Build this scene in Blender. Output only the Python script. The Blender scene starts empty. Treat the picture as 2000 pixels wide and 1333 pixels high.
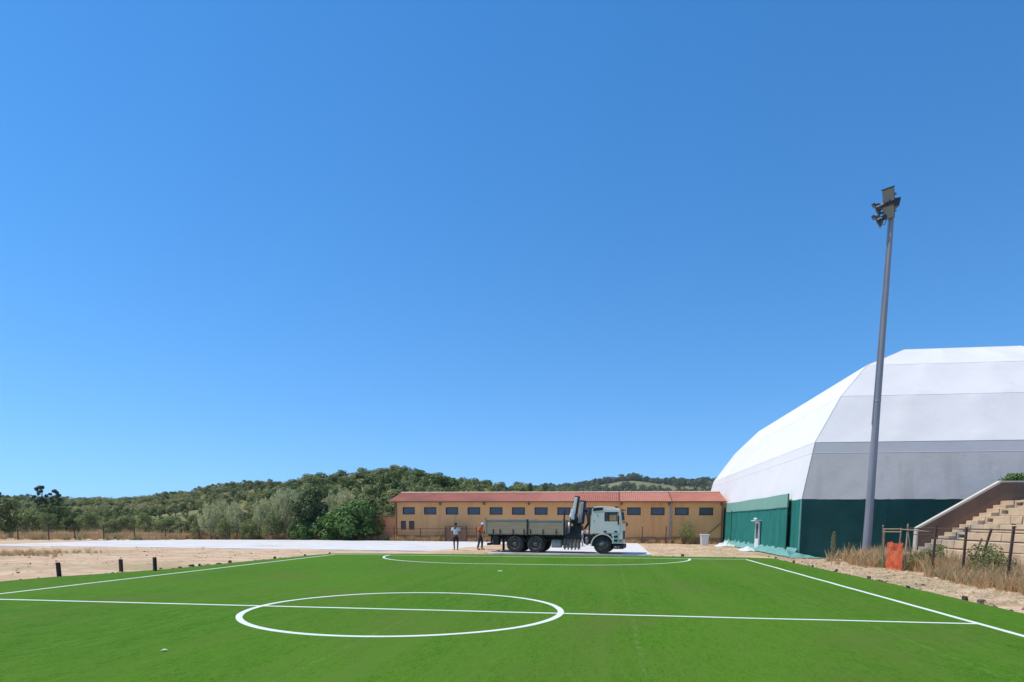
import bpy, math, random
from mathutils import Vector, Matrix, noise
R = random.Random(7)
scene = bpy.context.scene
COL = scene.collection
PI = math.pi

# ---------------------------------------------------------------- camera, sky, sun
CAM = Vector((4.43, -13.77, 1.973))
YAW, PITCH, ROLL = 0.1486, 0.1187, 0.0044
cd = bpy.data.cameras.new('camera')
cam = bpy.data.objects.new('camera', cd); COL.objects.link(cam)
cam.matrix_world = (Matrix.Translation(CAM) @ Matrix.Rotation(YAW, 4, 'Z')
                    @ Matrix.Rotation(PI/2 - PITCH, 4, 'X') @ Matrix.Rotation(ROLL, 4, 'Z'))
cd.sensor_width = 36; cd.lens = 36*1269.97/2000; cd.shift_y = (1170.69-666.5)/2000
cd.clip_start = 0.1; cd.clip_end = 6000
scene.camera = cam

SUN_EL = math.radians(62)
SUN_XY = Vector((-0.99, -0.14)).normalized()
world = bpy.data.worlds.new('World'); scene.world = world; world.use_nodes = True
wn = world.node_tree; bg = wn.nodes['Background']
sky = wn.nodes.new('ShaderNodeTexSky'); sky.sky_type = 'NISHITA'; sky.sun_disc = False
sky.sun_elevation = SUN_EL
sky.sun_rotation = math.atan2(SUN_XY.x, SUN_XY.y)
sky.altitude = 100; sky.air_density = 1.0; sky.dust_density = 0.0; sky.ozone_density = 3.0
# deeper, more saturated blue with a thinner band of pale air at the horizon (the same all the way round)
tc = wn.nodes.new('ShaderNodeTexCoord'); vm = wn.nodes.new('ShaderNodeVectorMath'); vm.operation = 'MULTIPLY_ADD'
vm.inputs[1].default_value = (1, 1, 0.85); vm.inputs[2].default_value = (0, 0, 0.135)
wn.links.new(tc.outputs['Generated'], vm.inputs[0]); wn.links.new(vm.outputs[0], sky.inputs['Vector'])
hs = wn.nodes.new('ShaderNodeHueSaturation'); hs.inputs['Saturation'].default_value = 1.30; hs.inputs['Value'].default_value = 1.22
wn.links.new(sky.outputs[0], hs.inputs['Color'])
tint = wn.nodes.new('ShaderNodeMix'); tint.data_type = 'RGBA'; tint.blend_type = 'MULTIPLY'; tint.inputs[0].default_value = 1.0; tint.inputs[7].default_value = (1.0, 0.99, 0.985, 1)
wn.links.new(hs.outputs[0], tint.inputs[6]); wn.links.new(tint.outputs[2], bg.inputs['Color'])
bg.inputs['Strength'].default_value = 0.14
sd = bpy.data.lights.new('sun', 'SUN'); sd.energy = 3.6; sd.angle = math.radians(0.53); sd.color = (1.0, 0.94, 0.845)
sun = bpy.data.objects.new('sun', sd); COL.objects.link(sun)
sdir = Vector((SUN_XY.x*math.cos(SUN_EL), SUN_XY.y*math.cos(SUN_EL), math.sin(SUN_EL)))
sun.rotation_euler = sdir.to_track_quat('Z', 'Y').to_euler(); sun.location = (-40, 20, 60)
vs = scene.view_settings; vs.view_transform = 'Standard'; vs.look = 'None'; vs.gamma = 1; vs.exposure = 0.2
vs.use_curve_mapping = False
scene.render.engine = 'CYCLES'
scene.cycles.max_bounces = 6; scene.cycles.transparent_max_bounces = 8

# ---------------------------------------------------------------- helpers
class MB:
    def __init__(s): s.v = []; s.f = []
    def add(s, vs_, fs):
        o = len(s.v); s.v += [tuple(p) for p in vs_]; s.f += [tuple(o+i for i in f) for f in fs]; return s
    def box(s, a, b):
        x0, y0, z0 = a; x1, y1, z1 = b
        return s.add([(x0,y0,z0),(x1,y0,z0),(x1,y1,z0),(x0,y1,z0),(x0,y0,z1),(x1,y0,z1),(x1,y1,z1),(x0,y1,z1)],
                     [(0,3,2,1),(4,5,6,7),(0,1,5,4),(1,2,6,5),(2,3,7,6),(3,0,4,7)])
    def jbox(s, a, b, j, rng=R):
        o = len(s.v); s.box(a, b)
        for i in range(o, len(s.v)):
            p = s.v[i]; s.v[i] = tuple(c + rng.uniform(-j, j) for c in p)
        return s
    def tube(s, p, q, r0, r1=None, n=8, caps=True):
        p = Vector(p); q = Vector(q); r1 = r0 if r1 is None else r1
        d = (q-p).normalized(); a = d.orthogonal().normalized(); b = d.cross(a)
        vs_ = []
        for c, r in ((p, r0), (q, r1)):
            for i in range(n):
                t = 2*PI*i/n; vs_.append(c + a*math.cos(t)*r + b*math.sin(t)*r)
        fs = [(i, (i+1) % n, n+(i+1) % n, n+i) for i in range(n)]
        if caps: fs += [tuple(range(n-1, -1, -1)), tuple(range(n, 2*n))]
        return s.add(vs_, fs)
    def path(s, pts, rads, n=6):
        pts = [Vector(p) for p in pts]; vs_ = []; m = len(pts)
        for k, p in enumerate(pts):
            d = (pts[min(k+1, m-1)] - pts[max(k-1, 0)]).normalized()
            ref = Vector((0.31, 0.95, 0.05)) if abs(d.y) < 0.9 else Vector((1, 0, 0))
            a = d.cross(ref).normalized(); b = d.cross(a)
            for i in range(n):
                t = 2*PI*i/n; vs_.append(p + (a*math.cos(t) + b*math.sin(t))*rads[k])
        fs = [(k*n+i, k*n+(i+1) % n, (k+1)*n+(i+1) % n, (k+1)*n+i) for k in range(m-1) for i in range(n)]
        fs += [tuple(range(n-1, -1, -1)), tuple(range((m-1)*n, m*n))]
        return s.add(vs_, fs)
    def beam(s, p, q, w, h, up=(0, 0, 1)):
        p = Vector(p); q = Vector(q); d = (q-p).normalized(); up = Vector(up)
        a = d.cross(up)
        a = a.normalized() if a.length > 1e-4 else d.orthogonal().normalized()
        b = a.cross(d).normalized()
        vs_ = [c + a*sx*w/2 + b*sy*h/2 for c in (p, q) for sx, sy in ((-1,-1),(1,-1),(1,1),(-1,1))]
        return s.add(vs_, [(0,3,2,1),(4,5,6,7),(0,1,5,4),(1,2,6,5),(2,3,7,6),(3,0,4,7)])
    def prism(s, poly, axis, a, b):
        # poly is a list of 2D points; axis the extrusion axis
        def P(p, t):
            return {'x': (t, p[0], p[1]), 'y': (p[0], t, p[1]), 'z': (p[0], p[1], t)}[axis]
        n = len(poly)
        return s.add([P(p, a) for p in poly] + [P(p, b) for p in poly],
                     [tuple(range(n-1, -1, -1)), tuple(range(n, 2*n))] + [(i, (i+1) % n, n+(i+1) % n, n+i) for i in range(n)])
    def lathe(s, prof, c, axis='y', n=24):
        # prof: list of (radius, offset along the axis)
        vs_ = []
        for r, o in prof:
            for i in range(n):
                t = 2*PI*i/n; a, b = r*math.cos(t), r*math.sin(t)
                vs_.append({'y': (c[0]+a, c[1]+o, c[2]+b), 'z': (c[0]+a, c[1]+b, c[2]+o), 'x': (c[0]+o, c[1]+a, c[2]+b)}[axis])
        m = len(prof)
        fs = [(k*n+i, k*n+(i+1) % n, (k+1)*n+(i+1) % n, (k+1)*n+i) for k in range(m-1) for i in range(n)]
        return s.add(vs_, fs)
    def blob(s, c, r, n=10, m=6):
        rx, ry, rz = r if isinstance(r, tuple) else (r, r, r)
        vs_ = [(c[0], c[1], c[2]-rz)]
        for k in range(1, m):
            t = PI*k/m
            for i in range(n):
                a = 2*PI*i/n; vs_.append((c[0]+rx*math.sin(t)*math.cos(a), c[1]+ry*math.sin(t)*math.sin(a), c[2]-rz*math.cos(t)))
        vs_.append((c[0], c[1], c[2]+rz)); L = len(vs_)-1
        fs = [(0, 1+(i+1) % n, 1+i) for i in range(n)]
        fs += [(1+k*n+i, 1+k*n+(i+1) % n, 1+(k+1)*n+(i+1) % n, 1+(k+1)*n+i) for k in range(m-2) for i in range(n)]
        fs += [(L, 1+(m-2)*n+i, 1+(m-2)*n+(i+1) % n) for i in range(n)]
        return s.add(vs_, fs)
    def mesh(s, name, mt=None, smooth=False):
        me = bpy.data.meshes.new(name); me.from_pydata(s.v, [], s.f); me.update()
        if mt: me.materials.append(mt)
        if smooth: me.shade_smooth()
        return me
    def build(s, name, mt, parent=None, smooth=False, bevel=0, fix=False):
        me = s.mesh(name, mt, smooth)
        if fix:
            import bmesh
            bm = bmesh.new(); bm.from_mesh(me); bmesh.ops.recalc_face_normals(bm, faces=bm.faces); bm.to_mesh(me); bm.free()
        o = bpy.data.objects.new(name, me); COL.objects.link(o)
        if parent: o.parent = parent
        if bevel:
            md = o.modifiers.new('bevel', 'BEVEL'); md.width = bevel; md.segments = 2; md.limit_method = 'ANGLE'
        return o

def tag(o, label=None, cat=None, group=None, kind=None):
    if label: o['label'] = label
    if cat: o['category'] = cat
    if group: o['group'] = group
    if kind: o['kind'] = kind
    return o
def thing(name, label, cat, loc=(0, 0, 0), rz=0, group=None, scale=1):
    o = bpy.data.objects.new(name, None); COL.objects.link(o); o.empty_display_size = 0.3
    o.location = loc; o.rotation_euler = (0, 0, rz); o.scale = (scale,)*3
    return tag(o, label, cat, group)
def link(name, me, parent=None, loc=(0, 0, 0), rz=0):
    o = bpy.data.objects.new(name, me); COL.objects.link(o); o.location = loc; o.rotation_euler = (0, 0, rz)
    if parent: o.parent = parent
    return o
def copy_tree(o, parent=None):
    c = o.copy(); COL.objects.link(c); c.parent = parent
    for ch in list(o.children): copy_tree(ch, c)
    return c
def lin(r, g, b):
    return tuple(((c/255)/12.92 if c/255 <= 0.04045 else ((c/255+0.055)/1.055)**2.4) for c in (r, g, b))

# ---------------------------------------------------------------- materials
MATS = {}
def mat(name, c1, c2=None, scale=4.0, rough=0.8, bump=0.0, bscale=30.0, metal=0.0, spec=0.4, stretch=(1, 1, 1),
        lo=0.35, hi=0.65, c3=None, s3=0.6, lo3=0.5, hi3=0.7, st3=(1, 1, 1), detail=5, bdist=0.02, coord='pos'):
    if name in MATS: return MATS[name]
    m = bpy.data.materials.new(name); m.use_nodes = True; nt = m.node_tree; N = nt.nodes.new; L = nt.links.new
    b = nt.nodes['Principled BSDF']; b.inputs['Roughness'].default_value = rough; b.inputs['Metallic'].default_value = metal
    b.inputs['Specular IOR Level'].default_value = spec
    if coord == 'pos': src = N('ShaderNodeNewGeometry').outputs['Position']
    else: src = N('ShaderNodeTexCoord').outputs['Object']
    def nz(sc, st, dt=detail):
        mp = N('ShaderNodeMapping'); mp.inputs['Scale'].default_value = st; L(src, mp.inputs[0])
        t = N('ShaderNodeTexNoise'); t.inputs['Scale'].default_value = sc; t.inputs['Detail'].default_value = dt
        t.inputs['Roughness'].default_value = 0.6
        L(mp.outputs[0], t.inputs['Vector']); return t.outputs['Fac']
    def ramp(fac, lo_, hi_):
        mr = N('ShaderNodeMapRange'); mr.inputs[1].default_value = lo_; mr.inputs[2].default_value = hi_; L(fac, mr.inputs[0]); return mr.outputs[0]
    col = None
    if c2:
        mx = N('ShaderNodeMix'); mx.data_type = 'RGBA'; mx.inputs[6].default_value = (*c1, 1); mx.inputs[7].default_value = (*c2, 1)
        L(ramp(nz(scale, stretch), lo, hi), mx.inputs[0]); col = mx.outputs[2]
        if c3:
            m3 = N('ShaderNodeMix'); m3.data_type = 'RGBA'; m3.inputs[7].default_value = (*c3, 1); L(col, m3.inputs[6])
            L(ramp(nz(s3, st3), lo3, hi3), m3.inputs[0]); col = m3.outputs[2]
        L(col, b.inputs['Base Color'])
    else: b.inputs['Base Color'].default_value = (*c1, 1)
    if bump:
        bp = N('ShaderNodeBump'); bp.inputs['Strength'].default_value = bump; bp.inputs['Distance'].default_value = bdist
        L(nz(bscale, (1, 1, 1)), bp.inputs['Height']); L(bp.outputs[0], b.inputs['Normal'])
    MATS[name] = m
    return m
def leafmat(name, c1, c2, c3=None, trans=0.35, rough=0.6):
    m = bpy.data.materials.new(name); m.use_nodes = True; nt = m.node_tree; N = nt.nodes.new; L = nt.links.new
    nt.nodes.remove(nt.nodes['Principled BSDF'])
    g = N('ShaderNodeNewGeometry'); oi = N('ShaderNodeObjectInfo')
    mx = N('ShaderNodeMix'); mx.data_type = 'RGBA'; mx.inputs[6].default_value = (*c1, 1); mx.inputs[7].default_value = (*c2, 1)
    L(g.outputs['Random Per Island'], mx.inputs[0]); col = mx.outputs[2]
    if c3:
        m3 = N('ShaderNodeMix'); m3.data_type = 'RGBA'; m3.inputs[7].default_value = (*c3, 1); L(col, m3.inputs[6])
        mr = N('ShaderNodeMapRange'); mr.inputs[1].default_value = 0.25; mr.inputs[2].default_value = 1.0; mr.inputs[4].default_value = 0.9
        L(oi.outputs['Random'], mr.inputs[0]); L(mr.outputs[0], m3.inputs[0]); col = m3.outputs[2]
    d = N('ShaderNodeBsdfDiffuse'); t = N('ShaderNodeBsdfTranslucent'); gl = N('ShaderNodeBsdfGlossy'); gl.inputs['Roughness'].default_value = rough
    ms = N('ShaderNodeMixShader'); ms.inputs[0].default_value = trans; m2 = N('ShaderNodeMixShader'); m2.inputs[0].default_value = 0.04
    L(col, d.inputs[0]); L(col, t.inputs[0]); L(d.outputs[0], ms.inputs[1]); L(t.outputs[0], ms.inputs[2])
    L(ms.outputs[0], m2.inputs[1]); L(gl.outputs[0], m2.inputs[2])
    L(m2.outputs[0], nt.nodes['Material Output'].inputs[0]); MATS[name] = m
    return m

m_dirt = mat('sandy_earth', (0.52, 0.345, 0.205), (0.68, 0.485, 0.31), scale=0.8, rough=0.95, bump=0.9, bscale=5, bdist=0.09, lo=0.38, hi=0.60, stretch=(0.6, 1.1, 1),
             c3=(0.42, 0.33, 0.17), s3=0.16, lo3=0.50, hi3=0.66, spec=0.1, detail=9)
m_hill = mat('dry_hillside', (0.27, 0.22, 0.11), (0.17, 0.185, 0.07), scale=0.06, rough=1, spec=0.05, c3=(0.40, 0.26, 0.15), s3=0.025, lo3=0.55, hi3=0.66, detail=8)
m_far = mat('green_far_slope', (0.17, 0.185, 0.085), (0.24, 0.215, 0.11), scale=0.02, rough=1, spec=0.05, c3=(0.33, 0.27, 0.16), s3=0.012, lo3=0.58, hi3=0.68, detail=8)
m_conc = mat('pale_concrete', (0.64, 0.60, 0.545), (0.72, 0.68, 0.62), scale=0.7, rough=0.9, bump=0.15, bscale=40, c3=(0.52, 0.475, 0.41), s3=0.35, lo3=0.52, hi3=0.75, st3=(0.5, 1.2, 1), spec=0.2)
m_stucco = mat('orange_stucco', (0.76, 0.425, 0.185), (0.69, 0.375, 0.16), scale=0.5, rough=0.92, bump=0.25, bscale=60, spec=0.1,
               c3=(0.54, 0.285, 0.115), s3=0.9, lo3=0.54, hi3=0.78, st3=(1.6, 1, 0.16), detail=7)
m_plinth = mat('damp_stucco', (0.40, 0.22, 0.115), (0.31, 0.185, 0.11), scale=1.4, rough=0.95, bump=0.3, bscale=30, spec=0.1)
m_stucco_r = mat('reddish_stucco', (0.74, 0.33, 0.145), (0.66, 0.29, 0.13), scale=0.8, rough=0.92, bump=0.25, bscale=50, spec=0.1)
m_roof = mat('red_corrugated_sheet', (0.42, 0.145, 0.088), (0.48, 0.18, 0.115), scale=0.8, rough=0.75, spec=0.3, c3=(0.35, 0.135, 0.085), s3=0.3)
m_roof2 = mat('faded_red_sheet', (0.46, 0.17, 0.11), (0.51, 0.21, 0.14), scale=1.2, rough=0.75, spec=0.3)
m_ridge = mat('pale_ridge_tile', (0.62, 0.43, 0.32), (0.56, 0.36, 0.26), scale=3, rough=0.85)
m_brown = mat('dark_brown_metal', (0.035, 0.022, 0.018), (0.05, 0.03, 0.02), scale=6, rough=0.6)
m_pane = mat('window_glass', (0.045, 0.055, 0.085), rough=0.06, spec=0.6)
m_pipe = mat('copper_brown_pipe', (0.16, 0.085, 0.05), (0.21, 0.11, 0.06), scale=3, rough=0.5)
m_greymetal = mat('galvanised_steel', (0.36, 0.36, 0.38), (0.28, 0.28, 0.30), scale=2.5, rough=0.5, metal=0.35)
m_pole = mat('grey_mast_paint', (0.30, 0.30, 0.325), (0.25, 0.25, 0.27), scale=1.2, rough=0.5, stretch=(4, 4, 0.4), metal=0.2)
m_darksteel = mat('black_housing', (0.03, 0.032, 0.04), (0.045, 0.045, 0.05), scale=8, rough=0.5)
m_lampglass = mat('lamp_glass', (0.20, 0.22, 0.19), rough=0.15, spec=0.6)
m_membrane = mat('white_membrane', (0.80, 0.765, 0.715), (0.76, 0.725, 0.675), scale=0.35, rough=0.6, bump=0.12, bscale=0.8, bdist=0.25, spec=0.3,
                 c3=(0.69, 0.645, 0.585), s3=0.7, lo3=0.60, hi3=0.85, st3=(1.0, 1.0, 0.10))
m_band = mat('shaded_weathered_membrane', (0.56, 0.525, 0.48), (0.60, 0.56, 0.515), scale=0.45, rough=0.7, bump=0.15, bscale=0.6, bdist=0.3, spec=0.25,
             c3=(0.43, 0.39, 0.34), s3=1.1, lo3=0.52, hi3=0.85, st3=(1.0, 1.0, 0.08))  # base greyed to put shade on the front band; streaks are dirt
m_strip = mat('tuck_shade_membrane', (0.545, 0.525, 0.51), (0.58, 0.56, 0.545), scale=0.6, rough=0.6, spec=0.3)  # cooler strip: shade of the tuck put into the colour
m_teal = mat('green_tarpaulin', (0.008, 0.072, 0.062), (0.012, 0.09, 0.077), scale=0.8, rough=0.6, bump=0.2, bscale=1.5, bdist=0.1, spec=0.3)
m_tealnet = mat('green_shade_net', (0.021, 0.170, 0.138), (0.030, 0.205, 0.165), scale=1.2, rough=0.85, bump=0.15, bscale=60, spec=0.1,
                c3=(0.017, 0.14, 0.118), s3=2.0, st3=(1, 1, 0.1))
m_tealpale = mat('pale_green_tarpaulin', (0.13, 0.33, 0.275), (0.19, 0.39, 0.33), scale=3, rough=0.7, bump=0.3, bscale=6, bdist=0.05)
m_netband = mat('faded_net_band', (0.17, 0.36, 0.28), (0.23, 0.41, 0.32), scale=2.0, rough=0.85, stretch=(1, 3, 0.2))
m_white = mat('white_paint', (0.74, 0.74, 0.72), (0.66, 0.66, 0.64), scale=5, rough=0.55)
m_stone = mat('pale_stone', (0.66, 0.49, 0.315), (0.55, 0.405, 0.26), scale=1.6, rough=0.95, bump=0.7, bscale=12, bdist=0.03,
              c3=(0.33, 0.295, 0.255), s3=0.5, lo3=0.54, hi3=0.68, spec=0.1, detail=8)
m_render = mat('brown_render', (0.25, 0.155, 0.10), (0.19, 0.12, 0.08), scale=0.9, rough=0.95, bump=0.3, bscale=14, spec=0.1, stretch=(1, 1, 0.4))
m_coping = mat('pale_coping', (0.66, 0.58, 0.47), (0.56, 0.49, 0.40), scale=3, rough=0.9, bump=0.2, bscale=20)
m_rust = mat('rusty_iron', (0.075, 0.05, 0.038), (0.12, 0.07, 0.045), scale=9, rough=0.85)
m_wood = mat('weathered_wood', (0.34, 0.27, 0.18), (0.25, 0.19, 0.125), scale=4, rough=0.9, stretch=(4, 4, 0.6))
m_tar = mat('tarred_wood', (0.030, 0.020, 0.018), (0.05, 0.033, 0.027), scale=9, rough=0.85, bump=0.3, bscale=30)
m_stump = mat('rough_stump', (0.07, 0.05, 0.035), (0.12, 0.09, 0.06), scale=12, rough=0.95, bump=0.5, bscale=30)
m_orange = mat('orange_plastic', (0.62, 0.075, 0.02), (0.80, 0.15, 0.05), scale=9, rough=0.6)
m_bark = mat('bark', (0.10, 0.075, 0.05), (0.16, 0.125, 0.09), scale=5, rough=0.95, bump=0.5, bscale=20)
m_greybark = mat('grey_bark', (0.20, 0.18, 0.15), (0.27, 0.25, 0.215), scale=5, rough=0.95)
# leaves
l_dark = leafmat('dark_green_leaves', (0.045, 0.085, 0.018), (0.11, 0.175, 0.04))
l_fig = leafmat('bright_broad_leaves', (0.065, 0.145, 0.018), (0.17, 0.29, 0.05))
l_silver = leafmat('silver_green_leaves', (0.36, 0.38, 0.15), (0.68, 0.67, 0.38))
l_olive = leafmat('olive_green_leaves', (0.14, 0.18, 0.045), (0.29, 0.33, 0.10))
l_hill = leafmat('hill_leaves', (0.060, 0.105, 0.014), (0.15, 0.205, 0.036), (0.28, 0.30, 0.10))
l_scrub = leafmat('scrub_leaves', (0.17, 0.195, 0.04), (0.31, 0.33, 0.085), (0.46, 0.41, 0.18))
l_far = leafmat('far_leaves', (0.085, 0.125, 0.04), (0.15, 0.19, 0.07), (0.24, 0.25, 0.10))
l_dry = leafmat('dry_grass_blades', (0.50, 0.32, 0.14), (0.70, 0.50, 0.26), trans=0.35)
l_straw = leafmat('straw', (0.55, 0.42, 0.22), (0.72, 0.60, 0.38), trans=0.2)
l_weed = leafmat('weed_blades', (0.22, 0.24, 0.10), (0.40, 0.36, 0.19), trans=0.3)
l_turf = leafmat('turf_fibres', (0.045, 0.135, 0.008), (0.10, 0.235, 0.018), trans=0.3, rough=0.35)
l_turf2 = leafmat('pale_turf_fibres', (0.16, 0.27, 0.04), (0.42, 0.48, 0.22), trans=0.3, rough=0.35)

def turf_material():
    m = bpy.data.materials.new('artificial_turf'); m.use_nodes = True; nt = m.node_tree; N = nt.nodes.new; L = nt.links.new
    b = nt.nodes['Principled BSDF']; b.inputs['Roughness'].default_value = 0.95; b.inputs['Specular IOR Level'].default_value = 0.05
    pos = N('ShaderNodeNewGeometry').outputs['Position']
    sep = N('ShaderNodeSeparateXYZ'); L(pos, sep.inputs[0])
    def noise_(sc, st=(1, 1, 1), dt=4):
        mp = N('ShaderNodeMapping'); mp.inputs['Scale'].default_value = st; L(pos, mp.inputs[0])
        t = N('ShaderNodeTexNoise'); t.inputs['Scale'].default_value = sc; t.inputs['Detail'].default_value = dt; L(mp.outputs[0], t.inputs['Vector']); return t.outputs['Fac']
    def rng(f, a, b_, c=0, d=1):
        r = N('ShaderNodeMapRange'); r.inputs[1].default_value = a; r.inputs[2].default_value = b_; r.inputs[3].default_value = c; r.inputs[4].default_value = d; L(f, r.inputs[0]); return r.outputs[0]
    def mix(f, a, b_):
        x = N('ShaderNodeMix'); x.data_type = 'RGBA'
        if isinstance(f, float): x.inputs[0].default_value = f
        else: L(f, x.inputs[0])
        for k, c in ((6, a), (7, b_)):
            if isinstance(c, tuple): x.inputs[k].default_value = (*c, 1)
            else: L(c, x.inputs[k])
        return x.outputs[2]
    col = mix(rng(noise_(0.22, (1, 0.45, 1), 6), 0.38, 0.62), (0.041, 0.145, 0.005), (0.074, 0.188, 0.009))
    col = mix(rng(noise_(9, (1.0, 0.22, 1), 6), 0.35, 0.70, 0, 0.85), col, (0.095, 0.215, 0.014))
    col = mix(rng(noise_(48, (1, 0.6, 1), 6), 0.42, 0.72, 0, 0.9), col, (0.125, 0.235, 0.030))
    col = mix(rng(noise_(21, (1.3, 0.32, 1), 6), 0.54, 0.75, 0, 0.62), col, (0.024, 0.082, 0.004))
    # combed streaks along the rolls, olive infill showing through in patches, the glued seams between the rolls
    col = mix(rng(noise_(1.3, (1.0, 0.025, 1), 6), 0.46, 0.72, 0, 0.75), col, (0.110, 0.205, 0.026))
    col = mix(rng(noise_(0.33, (1.0, 0.7, 1), 7), 0.50, 0.70, 0, 0.55), col, (0.118, 0.162, 0.030))
    def math_(op, a, b_=None):
        x = N('ShaderNodeMath'); x.operation = op
        for k, c in ((0, a), (1, b_)):
            if c is None: continue
            if isinstance(c, (int, float)): x.inputs[k].default_value = c
            else: L(c, x.inputs[k])
        return x.outputs[0]
    wob = math_('MULTIPLY', noise_(0.5), 0.06)
    md = math_('ABSOLUTE', math_('SUBTRACT', math_('FRACT', math_('DIVIDE', math_('ADD', math_('ADD', sep.outputs[0], 42.3), wob), 4.5)), 0.5))
    line = math_('MULTIPLY', rng(md, 0.0, 0.014, 1, 0), rng(noise_(14.0, (1, 0.5, 1), 7), 0.44, 0.64))
    col = mix(math_('MULTIPLY', line, 0.30), col, (0.24, 0.34, 0.13))
    L(col, b.inputs['Base Color'])
    bp = N('ShaderNodeBump'); bp.inputs['Strength'].default_value = 0.9; bp.inputs['Distance'].default_value = 0.02
    L(noise_(70, (1, 1, 1), 4), bp.inputs['Height']); L(bp.outputs[0], b.inputs['Normal'])
    return m
m_turf = turf_material()
m_line = mat('white_turf_fibre', (0.80, 0.82, 0.73), (0.70, 0.74, 0.62), scale=18, rough=0.9, bump=0.4, bscale=90, c3=(0.45, 0.55, 0.36), s3=2.5, lo3=0.62, hi3=0.85)

# ---------------------------------------------------------------- ground
TURF = [(-14.9, -16), (-14.75, 2), (-14.4, 5.6), (-13.5, 8.2), (-13.0, 10), (-12.75, 16), (-12.3, 21.5), (-12.0, 23.3),
        (-6, 24.2), (-2.4, 24.5), (3, 24.7), (6.8, 24.8), (11.9, 24.35), (13.3, 23.8), (13.42, 14), (13.5, 7), (13.4, 1.6), (13.4, -16)]
SLAB = [(6.85, 25.05), (6.9, 45.9), (-10.4, 46.0), (-25, 46.6), (-34.5, 44.6), (-40.6, 40.2), (-41.2, 34), (-41.4, 29.2), (-43.5, 26.6), (-38.8, 26.9),
        (-27, 27.3), (-16.7, 26.6), (-6.56, 26.5), (-2.45, 25.0)]
def inside(p, poly, ):
    c = False; j = len(poly)-1
    for i in range(len(poly)):
        a, b = poly[i], poly[j]
        if (a[1] > p[1]) != (b[1] > p[1]) and p[0] < (b[0]-a[0])*(p[1]-a[1])/(b[1]-a[1])+a[0]: c = not c
        j = i
    return c
def edgedist(p, poly):
    best = 1e9; P = Vector(p)
    for i in range(len(poly)):
        a = Vector(poly[i]); b = Vector(poly[(i+1) % len(poly)]); d = b-a
        t = max(0, min(1, (P-a).dot(d)/d.dot(d))); best = min(best, (P-a-d*t).length)
    return best
def ground_z(x, y):
    p = Vector((x, y, 0))
    z = noise.noise(p*0.22)*0.05 + noise.noise(p*0.9)*0.04 + noise.noise(p*1.7)*0.03
    if x < -11.5 and y < 30: z += 0.02
    d = 9
    if -18 < x < 17 and -18 < y < 28:
        d = edgedist((x, y), TURF); d = -d if inside((x, y), TURF) else d
    if -50 < x < 10 and 22 < y < 50:
        e = edgedist((x, y), SLAB); e = -e if inside((x, y), SLAB) else e
        d = min(d, e)
        if x < -7.2: z += 0.085*math.exp(-(max(0, abs(e)-0.3)/1.0)**2)*min(1, (-7.2-x)/2); d = max(d, 1.2) if e > -0.25 else d
    if 14.2 < x < 38 and 24 < y < 64: d = min(d, 0.3)
    k = max(0, min(1, (d-0.1)/1.2))
    return z*k - 0.02*(1-k) - (0.03 if d < -0.1 else 0)
def axis_(a, b, st, far):
    n = int((b-a)/st); c = [a+(b-a)*i/n for i in range(n+1)]
    return [-f for f in reversed(far)] + c + far
xs = axis_(-62, 40, 0.6, [70, 130, 300, 900, 3000]); ys = axis_(-24, 74, 0.6, [110, 200, 400, 900, 3500])
xs = [-2400, -900, -300, -130, -85] + [x for x in xs if -62 <= x <= 40] + [60, 130, 300, 900, 2400]
ys = [-450, -150, -60, -35] + [y for y in ys if -24 <= y <= 74] + [100, 200, 400, 900, 2400]
gv = [(x, y, ground_z(x, y) if (-62 <= x <= 40 and -24 <= y <= 74) else 0.0) for y in ys for x in xs]
nx = len(xs)
gf = [(j*nx+i, j*nx+i+1, (j+1)*nx+i+1, (j+1)*nx+i) for j in range(len(ys)-1) for i in range(nx-1)]
g = MB(); g.v = gv; g.f = gf
tag(g.build('ground', m_dirt, smooth=True), 'bare sandy earth with dry patches around the pitch', 'ground', kind='structure')

tb = MB(); poly = []
for i in range(len(TURF)):
    a = Vector(TURF[i]); b = Vector(TURF[(i+1) % len(TURF)]); n = max(1, int((b-a).length/0.7))
    for k in range(n):
        p = a.lerp(b, k/n); q = Vector((p.x, p.y, 0))
        poly.append((p.x + noise.noise(q*0.8)*0.05, p.y + noise.noise(q*0.8+Vector((9, 0, 0)))*0.05))
TZ = 0.03
tb.prism(poly, 'z', -0.04, TZ)
turf = tb.build('artificial_turf', m_turf)
tag(turf, 'bright green artificial turf of the small football pitch', 'pitch', kind='structure')

def strip(name, pts, w=0.12, closed=False):
    b = MB(); n = len(pts); vs_ = []
    for i, p in enumerate(pts):
        a = Vector(pts[i-1] if (i or closed) else pts[0]); c = Vector(pts[(i+1) % n] if (i < n-1 or closed) else pts[-1])
        d = (c-a).normalized(); nrm = Vector((-d.y, d.x)); p = Vector(p)
        p = p + nrm*noise.noise(Vector((p.x*0.6, p.y*0.6, 3)))*0.025
        w1 = w*(1 + 0.12*noise.noise(Vector((p.x*2, p.y*2, 8))))
        for s_, z in ((1, 0.034), (-1, 0.034)):
            q = p + nrm*s_*w1/2; vs_.append((q.x, q.y, z))
        for s_ in (1, -1):
            q = p + nrm*s_*(w1/2); vs_.append((q.x, q.y, 0.02))
    fs = []
    for i in range(n if closed else n-1):
        j = (i+1) % n; A = i*4; B = j*4
        fs += [(A, A+1, B+1, B), (A+2, A, B, B+2), (A+1, A+3, B+3, B+1)]
    b.add(vs_, fs)
    return b.build(name, m_line, turf)
def seg(a, b, st=0.5):
    n = max(2, int(math.hypot(b[0]-a[0], b[1]-a[1])/st)); return [(a[0]+(b[0]-a[0])*i/n, a[1]+(b[1]-a[1])*i/n) for i in range(n+1)]
UL, UR, VG = -11.38, 11.60, 22.24
strip('touch_line', seg((UL, -16), (UL, VG)))
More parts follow.
